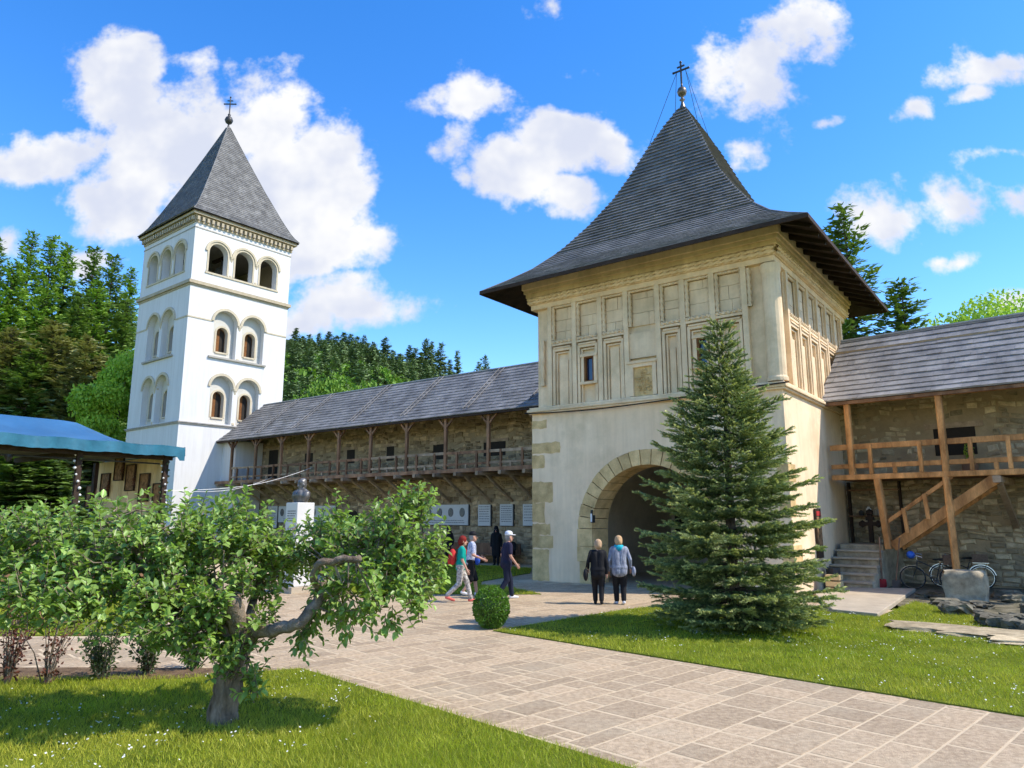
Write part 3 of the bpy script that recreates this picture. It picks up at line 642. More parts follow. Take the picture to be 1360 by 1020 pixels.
for fn in (FB, FL):
    wall = MB(); nic = MB()
    wall.add([fn(0, 0, 0), fn(BW, 0, 0), fn(BW, 0, 8.06), fn(0, 0, 8.06)], [(0, 1, 2, 3)])
    facade(wall, fn, 0, BW, 8.06, 12.3, [(x, .80, 8.2, 10.6) for x in LOWS], .38)
    facade(wall, fn, 0, BW, 12.3, 17.2, [(x, .84, 12.6, 15.0) for x in MIDS], .38)
    facade(wall, fn, 0, BW, 17.2, 22.0, [(x, .66, 18.25, 19.68) for x in TOPS], .55)
    for xs, sl_, sp, zt in ((LOWS, 8.65, 10.0, 11.6), (MIDS, 13.05, 14.35, 16.0)):
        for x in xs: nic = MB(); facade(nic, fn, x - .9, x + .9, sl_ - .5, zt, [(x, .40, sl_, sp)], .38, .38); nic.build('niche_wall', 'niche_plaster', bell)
    wall.build('wall', 'white_plaster', bell)
    for xs, sp, r in ((LOWS, 10.6, .80), (MIDS, 15.0, .84)):
        for x in xs: archivolt('archivolt', fn, x, sp, r, r + .17, -.08, .05)
    for x in TOPS: archivolt('archivolt', fn, x, 19.68, .80, .945, -.09, .04); archivolt('archivolt', fn, x, 19.68, .66, .79, -.035, .04, leg=1.4)
    for xs, sl_, sp in ((LOWS, 8.65, 10.0), (MIDS, 13.05, 14.35)):
        for x in xs:
            w = MB(); w.box(x - .42, .30, sl_ - .10, x + .42, .5, sl_, fn=fn); wo = w.build('window', 'white_trim', bell)
            archivolt('surround', fn, x, sp, .40, .52, .345, .40, leg=1.35, parent=wo)
            s = MB(); s.prism([(x - .41, sl_)] + arch_pts(x, sp, .41, 12) + [(x + .41, sl_)], .72, .78, fn=fn); s.build('shutter', 'shutter_wood', wo)
            s = MB(); s.prism([(x + .02, sl_ + .05)] + [(x + .02, sp + .36), (x + .3, sp + .2), (x + .36, sp)] + [(x + .36, sl_ + .05)], .705, .72, fn=fn); s.build('pane', 'dark_void', wo)
    # colonettes with capitals between the paired and tripled arches
    for xs, z0, z1 in (([3.65], 8.2, 10.6), ([3.65], 12.6, 15.0), ([2.70, 4.60], 18.25, 19.68)):
        for x in xs:
            c = MB(); h = z1 - z0; p = fn(x, .10, z0); c.lathe([(.15, 0), (.15, .12), (.10, .18), (.095, h - .38), (.12, h - .33), (.17, h - .12), (.19, h - .10), (.19, h)], p, 12); c.build('colonette', 'white_trim', bell, smooth=False)
    for x0, x1, z in ((1.55, 5.75, 12.50),): 
        s = MB(); s.box(x0, -.14, z, x1, .02, z + .12, fn=fn); s.build('sill', 'grey_trim', bell)
    s = MB(); s.box(.9, -.06, 18.12, BW - .9, .02, 18.24, fn=fn); s.build('sill', 'white_trim', bell)
    for z in (14.93,):
        for a, c in ((0, MIDS[0] - .97), (MIDS[1] + .97, BW)): s = MB(); s.box(a, -.035, z, c, .02, z + .10, fn=fn); s.build('string_course', 'white_trim', bell)
s = MB(); Rg = lambda o, z0, z1: s.box(-BW - o, -o, z0, o, BW + o, z1)
Rg(.07, 7.98, 8.06); Rg(.12, 8.062, 8.13); s.build('string_course', 'grey_trim', bell)
s = MB(); Rg(.06, 17.08, 17.2); Rg(.16, 17.203, 17.42); s.build('band_course', 'tower_cornice', bell)
s = MB(); Rg(.03, 21.05, 21.12); s.build('string_course', 'grey_trim', bell)
s = MB(); Rg(.06, 21.40, 21.52); Rg(.10, 21.80, 21.90); Rg(.30, 21.903, 22.12); s.build('cornice', 'tower_cornice', bell)
for fn in (FB, FL):
    for i in range(22):
        t = .08 + (BW - .16) * i / 21; B = MB(); B.box(t - .085, -.24, 21.53, t + .085, .02, 21.795, fn=fn); B.build('corbel', 'tower_cornice', bell)
s = MB(); s.box(-BW + .5, .6, 17.3, -.6, BW - .5, 17.5); s.build('belfry_floor', 'dark_wood', bell)
s = MB(); s.add([(-BW, BW, 0), (0, BW, 0), (0, BW, 22), (-BW, BW, 22)], [(0, 1, 2, 3)]); s.add([(-BW, 0, 0), (-BW, BW, 0), (-BW, BW, 22), (-BW, 0, 22)], [(0, 1, 2, 3)])
s.add([(-BW, 0, 21.9), (0, 0, 21.9), (0, BW, 21.9), (-BW, BW, 21.9)], [(0, 1, 2, 3)]); s.box(-BW + .8, .8, 0, -.8, BW - .8, 17.2); s.build('inner_wall', 'passage_plaster', bell)
for (x, y, r) in ((-3.0, 3.6, .75), (-5.0, 2.2, .5)):
    s = MB(); s.lathe([(r, 18.6), (r * .95, 18.65), (r * .72, 18.95), (r * .6, 19.5), (r * .5, 19.75), (r * .15, 19.85), (.05, 19.95), (.05, 20.6)], (x, y, 0), 18); s.build('bell', 'bronze', bell, smooth=True)
    s = MB(); s.beam((x - 1.2, y, 20.55), (x + 1.2, y, 20.55), .2, .22); s.build('bell_beam', 'dark_wood', bell)
hb = BW / 2; broof = MB(); broof.box(-BW - .30, -.30, 22.123, .30, BW + .30, 22.2); broof = broof.build('roof', 'dark_wood', bell)
hip_roof(broof, -hb, hb, [(hb + .40, 22.16), (hb + .02, 22.62), (3.1, 23.8), (2.1, 26.1), (1.05, 28.7), (.1, 31.15)], lambda t: .19, 'tower_shingle', each=False, sw=.22, lift=.032, name='shingle_rows')
s = MB(); s.lathe([(.34, 30.4), (.12, 31.1), (.06, 31.35), (.06, 31.45), (.22, 31.55), (.31, 31.77), (.22, 32.0), (.06, 32.1), (.12, 32.2), (.05, 32.35), (.03, 33.7)], (-hb, hb, 0), 14); fin = s.build('finial', 'iron', broof, smooth=True)
s = MB(); cross(s, (-hb, hb), 32.2, 1.5, .85, .07, .7); s.build('cross', 'iron', fin)
# ------------------------------------------------------------------ curtain wall and timber gallery, left
lw = thing('curtain_wall', 'long rubble stone curtain wall between the bell tower and the gate tower', 'wall', G0, GA)
X0, X1, YW = -28.6, -.02, 7.0
loops = [(-26.3, -25.3, 4.5, 6.5), (-22.5, -21.7, 5.3, 6.1), (-18.5, -17.8, 5.3, 6.1), (-15.1, -14.5, 5.3, 6.1), (-11.5, -10.7, 5.2, 6.0), (-8.0, -6.6, 5.2, 5.9), (-3.6, -2.8, 5.2, 6.0)]
b = MB(); b.box(X0, YW, 0, X1, YW + 1.4, 8.9); b.build('wall_core', 'mortar', lw)
b = MB()
for st in stone_wall(X0, X1, 0, 8.0, YW, holes=loops, rows=(.13, .24), widths=(.2, .6), keep=.82): stone_mesh(b, st, YW)
b.build('rubble_stones', 'rubble', lw, kind='stuff')
for c0, c1, d0, d1 in loops:
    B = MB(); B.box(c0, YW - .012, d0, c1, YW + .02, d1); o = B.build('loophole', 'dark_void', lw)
    B = MB(); B.box(c0 - .2, YW - .06, d1 + .003, c1 + .2, YW + .05, d1 + .16); B.build('lintel', 'grey_wood', o)
B = MB(); B.prism([(-28.55, 0), (-28.55, 7.0), (-26.9, 7.0), (-26.9, 0)], 4.95, 6.9); B.build('end_pier', 'white_plaster', lw)
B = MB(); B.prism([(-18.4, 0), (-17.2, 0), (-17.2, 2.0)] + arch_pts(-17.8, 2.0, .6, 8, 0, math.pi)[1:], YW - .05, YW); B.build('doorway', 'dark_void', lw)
lg = thing('timber_gallery', 'weathered brown timber gallery under a long grey shingle roof on the far wall', 'gallery', G0, GA)
at, sl_len = slope_roof(lg, X0, X1, [(4.45, 7.02), (5.2, 7.62), (6.4, 8.65), (7.75, 9.80)], .30, 'gallery_shingle', sw=.22, lift=.035)
B = MB(); B.box(X0, 4.47, 6.90, X1, 4.53, 7.0); B.build('eave_board', 'dark_wood', lg)
B = MB(); B.tube([(X0, 7.75, 9.84), (X1, 7.75, 9.84)], .05, 6); B.build('ridge_cap', 'zinc', lg)
for xr in (-24.6, -21.0, -15.9, -11.8, -7.5, -3.6):
    for dx in (0, .32):
        B = MB(); B.tube([(xr + dx - (0.0 if i < 5 else .0) + dx * 0, at(sl_len * i / 10)[0] - .05, at(sl_len * i / 10)[1] + .065) for i in range(1, 11)], .022, 5); B.build('roof_batten', 'gallery_shingle', lg)
posts = [-26.95, -24.35, -21.75, -19.15, -16.5, -13.9, -11.2, -8.53, -5.85, -3.2, -.5]
for x in posts:
    B = MB(); B.beam((x, 4.72, 4.42), (x, 4.72, 7.1), .16, .16, bev=.02); p = B.build('post', 'old_wood', lg)
    for sx in (-1, 1): C = MB(); C.beam((x, 4.72, 6.45), (x + sx * .5, 4.72, 6.95), .09, .09, up=(0, 1, 0)); C.build('knee_brace', 'old_wood', p)
for x, x2 in zip(posts, posts[1:]):
    B = MB(); B.beam((x + .08, 4.72, 5.22 + random.uniform(-.03, .02)), (x2 - .08, 4.72, 5.22 + random.uniform(-.03, .02)), .07, .13); B.build('handrail', 'grey_wood' if random.random() < .45 else 'old_wood', lg)
    B = MB(); B.beam((x + .08, 4.72, 4.66), (x2 - .08, 4.72, 4.66), .06, .10); B.build('low_rail', 'grey_wood' if random.random() < .5 else 'old_wood', lg)
    for t in (.28, .74): C = MB(); C.beam((x + (x2 - x) * t, 4.70, 4.42), (x + (x2 - x) * t, 4.70, 5.26), .10, .10); C.build('baluster', 'old_wood', lg)
    C = MB(); C.beam((x + (x2 - x) * .5, 4.70, 4.42), (x + (x2 - x) * .5, 4.70, 4.64), .10, .10); C.build('baluster', 'grey_wood', lg)
for i in range(5):
    B = MB(); B.box(X0, 4.62 + i * .48, 4.36, X1, 5.08 + i * .48, 4.41 + .002 * i); B.build('floor_board', 'old_wood', lg)
B = MB(); B.box(X0, 4.55, 4.26, X1, 4.617, 4.44); B.build('edge_beam', 'old_wood', lg)
B = MB(); B.box(X0, 4.64, 6.94, X1, 4.80, 7.10); B.build('wall_plate', 'old_wood', lg)
i = 0; x = -27.6
while x < -.4:
    B = MB(); B.beam((x, 4.22, 4.17), (x, 6.95, 4.17), .16, .17, bev=.02); j = B.build('joist', 'grey_wood', lg)
    B = MB(); B.beam((x, 5.0, 4.10), (x, 6.98, 2.95), .11, .12, up=(1, 0, 0)); B.build('strut', 'grey_wood', j); x += 1.34
# ------------------------------------------------------------------ right wall, gallery, stair
RA = R(-42); RO_ = gate_w(S, 4.4)
def rw(x, y, z=0): return RO_ + Vector((x * math.cos(RA) - y * math.sin(RA), x * math.sin(RA) + y * math.cos(RA), z))
rwl = thing('rubble_wall', 'rough rubble stone wall behind the orange timber gallery and stair', 'wall', RO_, RA)
YR, XE = 2.45, 9.5
b = MB(); b.box(-.6, YR, 0, XE, YR + 1.2, 8.2); b.build('wall_core', 'mortar', rwl)
hole = [(2.75, 3.95, 4.35, 5.1)]
sts = stone_wall(-.4, XE, 0, 3.45, YR, rows=(.10, .24), widths=(.18, .55), gap=.03, proud=.045, keep=.97) + stone_wall(-.4, XE, 3.5, 6.6, YR, holes=[(2.6, 4.1, 3.5, 5.3)], rows=(.12, .24), widths=(.18, .5), gap=.05, proud=.02, keep=.62)
vis = [s for s in sts if s[0] < 6.6 and not (s[0] < .2)]; rest = [s for s in sts if not (s[0] < 6.6 and not (s[0] < .2))]
vis.sort(key=lambda s: -(s[1] - s[0]) * (s[3] - s[2])); rest += vis[300:]
for st in vis[:300]:
    B = MB(); stone_mesh(B, st, YR); B.build('rubble_stone', 'rubble_near', rwl)
B = MB()
for st in rest: stone_mesh(B, st, YR)
B.build('rubble_stones', 'rubble_near', rwl, kind='stuff')
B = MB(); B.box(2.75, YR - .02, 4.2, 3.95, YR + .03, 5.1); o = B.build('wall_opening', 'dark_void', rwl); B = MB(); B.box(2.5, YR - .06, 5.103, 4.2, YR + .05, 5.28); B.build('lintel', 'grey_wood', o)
rg = thing('timber_gallery', 'fresh orange timber gallery with plank rails under a pale grey shingle roof', 'gallery', RO_, RA)
at, sl_len = slope_roof(rg, -.15, XE, [(-.02, 6.02), (.8, 6.62), (1.9, 7.62), (3.15, 8.72)], .335, 'right_shingle', sw=.2, lift=.045)
B = MB(); B.box(-.1, .0, 5.88, XE, .05, 5.99); B.build('eave_board', 'old_wood', rg)
B = MB(); B.tube([(-.15, 3.15, 8.76), (XE, 3.15, 8.76)], .05, 6); B.build('ridge_cap', 'zinc', rg)
for x, zb in ((.76, 3.5), (3.45, 3.5), (6.6, 0.0)):
    B = MB(); B.beam((x, .14, zb), (x, .14, 6.1), .19, .19, bev=.03); B.build('post', 'new_wood', rg)
B = MB(); B.beam((3.47, -.02, .02), (3.42, .14, 3.5), .19, .19, bev=.03); B.build('post', 'new_wood', rg)
B = MB(); B.beam((1.66, .10, 1.2), (1.50, .12, 3.40), .2, .2, bev=.03); B.build('post', 'new_wood', rg)
B = MB(); B.beam((.12, .12, 3.47), (XE, .12, 3.47), .16, .17, bev=.015); B.build('edge_beam', 'new_wood', rg)
B = MB(); B.beam((.12, .30, 5.98), (XE, .30, 5.98), .14, .16); B.build('wall_plate', 'new_wood', rg)
for xa, xb in ((.12, .66), (.86, 3.35), (3.55, 6.5), (6.7, XE)):
    B = MB(); B.beam((xa, .12, 4.46), (xb, .12, 4.46), .08, .18, bev=.01); B.build('handrail', 'new_wood', rg)
    B = MB(); B.beam((xa, .12, 3.83), (xb, .12, 3.83), .07, .15, bev=.01); B.build('low_rail', 'new_wood', rg)
for x in (1.36, 2.80, 4.15, 5.1, 5.55): B = MB(); B.beam((x, .09, 3.56), (x, .09, 4.50), .11, .11); B.build('baluster', 'new_wood', rg)
for x in (2.05, 4.75): B = MB(); B.beam((x, .09, 3.56), (x, .09, 3.76), .11, .11); B.build('baluster', 'new_wood', rg)
for i in range(6): B = MB(); B.box(.1, .21 + i * .37, 3.42, XE if i != 3 else XE, .56 + i * .37, 3.465 + .002 * (i % 2)); B.build('floor_board', 'old_wood', rg)
for x in (4.75, 7.4): 
    B = MB(); B.beam((x, -.18, 3.27), (x, 2.4, 3.27), .2, .2, bev=.02); j = B.build('joist', 'grey_wood', rg); B = MB(); B.beam((x, .25, 3.17), (x, 2.4, 1.9), .15, .16, up=(1, 0, 0)); B.build('strut', 'grey_wood', j)
st = thing('timber_stair', 'steep orange timber stair with plank handrail climbing to the gallery', 'stair', RO_, RA)
A_, B_ = Vector((1.78, .1, 1.28)), Vector((4.70, .1, 3.30)); dv = (B_ - A_)
for y in (.1, 1.0): q = MB(); q.beam(A_ + Vector((0, y - .1, 0)), B_ + Vector((0, y - .1, 0)), .09, .30, bev=.01); q.build('stringer', 'new_wood', st)
for i in range(9): p = A_ + dv * ((i + .6) / 9.6); q = MB(); q.box(p.x - .14, .15, p.z + .02, p.x + .14, .95, p.z + .06); q.build('tread', 'new_wood', st)
q = MB(); q.beam(A_ + Vector((-.15, 0, .72)), A_ + dv * .62 + Vector((0, 0, .86)), .07, .12, bev=.01); q.build('handrail', 'new_wood', st)
for t in (.16, .37, .58): p = A_ + dv * t; q = MB(); q.beam(p + Vector((0, -.06, .1)), p + Vector((-.05, -.06, .86)), .11, .11); q.build('baluster', 'new_wood', st)
# stone steps, landing and slab in front of them
sp = thing('stone_steps', 'worn grey stone steps up to the landing beside the gate tower', 'steps', RO_, RA)
for i in range(6):
    q = MB(); z = 1.32 * (6 - i) / 6; y = .55 - i * .30
    q.box(.15 - .02 * i, y - .34, 0, 1.46 + .02 * (i % 2), (2.42 if i == 0 else y + .1), z - .004 * i); q.build('step', 'step_stone', sp, bevel=.02)
    if i: q = MB(); q.box(.13 - .02 * i, y - .40, z - .004 * i, 1.49, y + .02, z + .05); q.build('tread', 'concrete', sp, bevel=.012)
A3 = [z2(1090, 800), z2(1106, 815), z2(1166, 821), z2(1216, 786), z2(1130, 784), z2(1080, 790)]
q = MB(); n = len(A3); q.add([(p.x, p.y, .0) for p in A3] + [(p.x, p.y, .10) for p in A3], [tuple(range(n, 2 * n))] + [(i, (i + 1) % n, n + (i + 1) % n, n + i) for i in range(n)]); tag(q.build('concrete_slab', 'concrete', bevel=.015), 'pale concrete slab at the foot of the worn stone steps', 'slab')
# ------------------------------------------------------------------ plaques, bench, bust
def gxyz(a, b, z): return gate_w(a, b, z)
def plaque(x0, x1, z0, z1, label, ovals=0, lines=0):
    t = thing('wall_plaque', label, 'plaque', gate_w((x0 + x1) / 2, YW - .08, z0), GA, 'marble plaques on the far wall')
    w, h = (x1 - x0) / 2, z1 - z0
    B = MB(); B.box(-w, -.04, 0, w, .08, h); B.build('slab', 'marble', t, bevel=.008)
    B = MB(); B.box(-w + .02, .0, -.03, w + .05, .07, h + .0); B.build('backing', 'iron', t)
    for i in range(ovals):
        c = -w + 2 * w * (i + .5) / ovals; B = MB(); n = 18
        B.prism([(c + .17 * math.cos(6.2832 * k / n), h * .62 + .23 * math.sin(6.2832 * k / n)) for k in range(n)], -.065, -.035); B.build('portrait_medallion', 'bronze', t)
    if lines or ovals:
        B = MB(); ls = [h * .9 - h * .8 * i / max(1, lines) for i in range(lines)] if lines else [h * .22, h * .12]
        for z in ls:
            x = -w * .8
            while x < w * .8:
                l = random.uniform(.03, .12); B.box(x, -.046, z - .016, min(x + l, w * .85), -.041, z + .016); x += l + .025
        B.build('inscription', 'engraving', t, kind='stuff')
plaque(-12.0, -8.9, 1.78, 2.81, 'long white marble plaque with four dark oval portraits on the far wall', 4)
plaque(-8.24, -7.46, 1.76, 2.79, 'small white engraved plaque next to the four oval portraits', 0, 7)
plaque(-6.86, -6.08, 1.77, 2.80, 'small white engraved plaque, middle one of three beside the gate tower', 0, 8)
plaque(-5.47, -4.6, 1.78, 2.79, 'small white engraved plaque half hidden by the corner of the gate tower', 0, 6)
plaque(-28.06, -27.3, 1.9, 2.89, 'white plaque with one oval portrait beside the bell tower', 1)
plaque(-25.89, -24.9, 1.5, 2.87, 'tall white engraved plaque on the far wall near the bell tower', 0, 10)
plaque(-24.75, -19.2, 1.85, 2.85, 'long white marble plaque with a row of oval portraits behind the bust', 7)
bn = thing('bench', 'long brown plank bench along the foot of the far wall', 'bench', gate_w(-8.5, 6.2), GA)
B = MB(); B.box(-3.2, -.25, .40, 3.2, -.02, .46); B.build('seat_plank', 'old_wood', bn); B = MB(); B.box(-3.2, .0, .40, 3.2, .22, .46); B.build('seat_plank', 'old_wood', bn)
for x in (-2.9, -1, 1, 2.9): B = MB(); B.box(x - .06, -.2, 0, x + .06, .2, .4); B.build('leg', 'old_wood', bn)
B = MB(); B.box(-3.2, .24, .46, 3.2, .30, .95); B.build('backrest', 'old_wood', bn)
# memorial bust
bp = at_y(398, 690, 22.0); bp.z = 0; mon = thing('memorial_bust', 'dark bronze bust on a tall pale stone pedestal in front of the far wall', 'monument', bp, R(-40))
B = MB(); B.box(-.30, -.30, .18, .30, .30, 2.62); p = B.build('pedestal', 'marble', mon, bevel=.015); B = MB(); B.box(-.45, -.45, 0, .45, .45, .178); B.build('plinth', 'concrete', mon)
B = MB()
for i in range(5):
    x = -.2
    while x < .2: l = random.uniform(.03, .09); B.box(x, -.304, 2.35 - i * .07, min(.22, x + l), -.3005, 2.38 - i * .07); x += l + .02
for i in range(6):
    x = -.16
    while x < .16: l = random.uniform(.03, .08); B.box(x, -.304, 1.85 - i * .06, min(.18, x + l), -.3005, 1.875 - i * .06); x += l + .02
B.build('inscription', 'engraving', p, kind='stuff')
def ellipsoid(B, c, r, n=14, m=9, mi=0):
    vs = [(c[0] + r[0] * math.sin(math.pi * i / m) * math.cos(6.2832 * j / n), c[1] + r[1] * math.sin(math.pi * i / m) * math.sin(6.2832 * j / n), c[2] - r[2] * math.cos(math.pi * i / m)) for i in range(m + 1) for j in range(n)]
    B.add(vs, [(i * n + j, i * n + (j + 1) % n, (i + 1) * n + (j + 1) % n, (i + 1) * n + j) for i in range(m) for j in range(n)], mi)
def remesh(B, name, mats, prims, parent, vox, smooth_it=4):
    """voxel-union the shapes of B into one skin; colour each face by its nearest shape (prims: p, q, r0, r1, material)"""
    me = bpy.data.meshes.new('tmp'); me.from_pydata(B.v, [], B.f); o = bpy.data.objects.new('tmp', me); COL.objects.link(o)
    r = o.modifiers.new('r', 'REMESH'); r.mode = 'VOXEL'; r.voxel_size = vox
    s = o.modifiers.new('s', 'SMOOTH'); s.iterations = smooth_it; s.factor = .5
    dg = bpy.context.evaluated_depsgraph_get(); m2 = bpy.data.meshes.new_from_object(o.evaluated_get(dg)); bpy.data.objects.remove(o)
    m2.name = name; m2.materials.clear()
    for m in mats: m2.materials.append(MATS[m])
    n = len(m2.polygons); c = np.empty(n * 3, np.float32); m2.polygons.foreach_get('center', c); c = c.reshape(-1, 3)
    best = np.full(n, 1e9); idx = np.zeros(n, np.int32)
    for p, q, r0, r1, mi in prims:
        p, q = np.array(p), np.array(q); d = q - p; L2 = max(1e-9, d @ d); t = np.clip((c - p) @ d / L2, 0, 1)
        ds = np.linalg.norm(c - (p + t[:, None] * d), axis=1) - (r0 + (r1 - r0) * t); k = ds < best; best[k] = ds[k]; idx[k] = mi
    m2.polygons.foreach_set('material_index', idx); m2.polygons.foreach_set('use_smooth', np.ones(n, bool)); m2.update()
    ob = bpy.data.objects.new(name, m2); COL.objects.link(ob); ob.parent = parent; return ob
def capsule(B, p, q, r0, r1, n=12):
    p, q = Vector(p), Vector(q); d = q - p; L = d.length
    if L < 1e-5: return ellipsoid(B, p, (r0, r0, r0), n, 8)
    d.normalize(); pts, rad = [], []
    for i in range(4): a = math.pi / 2 * i / 4; pts.append(p - d * (r0 * math.cos(a))); rad.append(max(1e-4, r0 * math.sin(a)))
    pts += [p, q]; rad += [r0, r1]
    for i in range(1, 5): a = math.pi / 2 * i / 4; pts.append(q + d * (r1 * math.sin(a))); rad.append(max(1e-4, r1 * math.cos(a)))
    B.tube(pts, rad, n)
B = MB(); pr_ = []
for p, q, r0, r1 in (((0, .01, 3.22), (0, 0, 3.13), .125, .105), ((0, -.035, 3.09), (0, -.05, 3.05), .085, .06), ((0, .02, 3.06), (0, .02, 2.96), .09, .12), ((-.25, .02, 2.86), (.25, .02, 2.86), .13, .13), ((-.13, .03, 2.95), (.13, .03, 2.95), .10, .10), ((-.26, .0, 2.82), (-.20, 0, 2.70), .13, .11), ((.26, 0, 2.82), (.20, 0, 2.70), .13, .11), ((-.08, -.06, 2.84), (-.07, -.03, 2.68), .17, .14), ((.08, -.06, 2.84), (.07, -.03, 2.68), .17, .14), ((0, -.125, 3.15), (0, -.125, 3.11), .022, .026), ((0, .05, 3.25), (0, .08, 3.12), .115, .09), ((-.12, 0, 3.15), (-.12, 0, 3.11), .03, .02), ((.12, 0, 3.15), (.12, 0, 3.11), .03, .02)): capsule(B, p, q, r0, r1); pr_.append((p, q, r0, r1, 0))
remesh(B, 'bust', ['bronze'], pr_, mon, .016, 3)
# ------------------------------------------------------------------ canopy stage
CZ, CY = 4.62, 26.5; cc = at_y(246, 594, CY); CZ = cc.z
cn = thing('stage_canopy', 'blue tarpaulin stage canopy with scalloped edge on dark posts beside the bell tower', 'canopy', (cc.x, cc.y, 0), GA)
LY, LX = -13.0, -6.5                                     # local: y runs back along the edge (towards us negative), x inward negative
ridge_z = CZ + .95
B = MB(); ny, nx = 26, 8
def tz(i, j):
    u = j / nx; y = LY * i / ny; x = LX * .5 * u; e = min(1.0, (-y) / 2.6)
    z = CZ + (ridge_z - CZ) * u * e - .10 * math.sin(math.pi * u) - .04 * math.sin(i * 2.1) * math.sin(math.pi * u) - .02 * (1 - u) * math.cos(i * 1.9); return (x, y, z)
vs = [tz(i, j) for i in range(ny + 1) for j in range(nx + 1)]; fs = [(i * (nx + 1) + j, i * (nx + 1) + j + 1, (i + 1) * (nx + 1) + j + 1, (i + 1) * (nx + 1) + j) for i in range(ny) for j in range(nx)]
B.add(vs, fs); o2 = len(vs); B.add([(LX - x, y, z) for x, y, z in vs], fs); B.build('tarpaulin', 'tarp', cn, smooth=True)
B = MB(); n = 130; top, bot = [], []
for i in range(n + 1):
    y = LY * i / n; wv = .03 * math.sin(i * .55) + .02 * math.sin(i * 1.7); z = CZ - .02 * math.cos(26 * i / n * 1.9)
    top.append((.01, y, z)); bot.append((.03 + wv, y, z - .36 - .018 * abs(math.sin(i * .78)) + (.0 if i > 2 else -.12)))
B.add(top + bot, [(i, i + 1, n + 2 + i, n + 1 + i) for i in range(n)])
te, be = [], []
for i in range(41): x = LX * i / 40; te.append((x, .01, CZ - .0)); be.append((x, .03 + .02 * math.sin(i * 1.3), CZ - .33 - .018 * abs(math.sin(i * .78))))
B.add(te + be, [(i, i + 1, 42 + i, 41 + i) for i in range(40)]); B.build('valance', 'tarp_edge', cn, smooth=True)
B = MB(); B.add([(-.1, -.1, CZ - .25), (LX + .1, -.1, CZ - .25), (LX + .1, LY, CZ - .25), (-.1, LY, CZ - .25)], [(0, 1, 2, 3)]); B.build('lining', 'canopy_lining', cn)
for y in (-.45, -3.4, -7.6, -11.8):
    B = MB(); B.beam((-.45, y, 0), (-.45, y, CZ - .26), .16, .16); pt = B.build('post', 'dark_wood', cn)
    for k in range(46):
        a = k * 1.9; z = .9 + (CZ - 1.3) * k / 46; C = MB(); r = random.uniform(.03, .055)
        ellipsoid(C, (-.45 + .13 * math.cos(a), y + .13 * math.sin(a), z), (r, r, r), 7, 5); C.build('garland_flower', 'white_thing' if k % 3 == 0 else 'rose_leaf', pt)
B = MB(); B.beam((-.5, LY, CZ - .40), (-.5, -.2, CZ - .40), .12, .16); B.build('edge_beam', 'dark_wood', cn)
for y in (-3.4, -7.6): B = MB(); B.beam((-.5, y, CZ - .42), (LX + .5, y, CZ - .42), .12, .2); B.build('cross_beam', 'dark_wood', cn)
B = MB(); B.tube([(-.6, LY, CZ - .62), (-.6, -.6, CZ - .62)], .03, 6); lr = B.build('lamp_rail', 'iron', cn)
for y in (-5.4, -6.4, -7.6): B = MB(); B.lathe([(.10, 0), (.12, -.08), (.05, -.22), (.0, -.23)], (-.6, y, CZ - .60), 10); B.build('spot_lamp', 'iron', lr)
B = MB(); B.box(LX, LY, .0, -.3, -.2, .55); B.build('stage_floor', 'old_wood', cn)
sw = thing('plank_wall', 'tall wall of pale upright planks closing the far end of the stage canopy', 'wall', (cc.x, cc.y, 0), GA)
x = -.62; zt = CZ - .34
while x > -5.9:
    w = random.uniform(.20, .30); B = MB(); B.box(x - w + .012, -.42 + random.uniform(-.008, .008), .56, x, -.36, zt); B.build('plank', 'plank', sw); x -= w
B = MB(); B.beam((-6.15, -.4, .56), (-6.15, -.4, zt), .22, .2); B.build('end_post', 'dark_wood', sw)
# icons, stepping up to the middle one
for i, (px, py, hh) in enumerate([(122, 646, .80), (142, 630, .86), (161, 607, .90), (176, 618, .95), (194, 630, .98), (212, 643, .80)]):
    d = ray(px, py); nrm = Vector((math.sin(-GA), math.cos(-GA), 0)); q0 = Vector((cc.x, cc.y, 0)) - nrm * .44; tt = (q0 - Vector((0, 0, CAM_H))).dot(nrm) / d.dot(nrm); P = Vector((0, 0, CAM_H)) + d * tt
    ic = thing('icon', ['tall painted icon low on the plank wall, leftmost of the stepped row', 'painted icon second up the left of the stepped row', 'highest painted icon at the middle of the stepped row', 'painted icon just right of the highest one on the planks', 'long painted icon second from the end beside the garlanded post', 'painted icon at the end next to the garlanded corner post'][i], 'icon', P, GA, 'icons on the plank wall')
    B = MB(); w = .33
    B.box(-w, -.04, -hh, w, 0, 0); B.build('icon_panel', 'icon_paint', ic); B = MB()
    for a, c, e, f in ((-w - .04, -w, -hh - .04, .04), (w, w + .04, -hh - .04, .04), (-w, w, 0, .04), (-w, w, -hh - .04, -hh)): B.box(a, -.07, e, c, .0, f)
    B.build('icon_frame', 'dark_wood', ic)
    if i in (0, 1, 2, 3, 4):
        V, F_ = [], []
        wr = MB()
        for k in range(60):
            a = random.uniform(0, 6.28); r_ = random.uniform(.0, .16); l = .05; cx, cz = w + .08 + r_ * math.cos(a), -hh * .62 + r_ * 1.5 * math.sin(a); t = random.uniform(0, 6.28)
            wr.add([(cx, -.09, cz), (cx + l * math.cos(t), -.13, cz + l * math.sin(t)), (cx + l * math.cos(t + .8), -.08, cz + l * math.sin(t + .8))], [(0, 1, 2)])
        wr.build('flower_spray', 'rose_red_leaf', ic, kind='stuff')
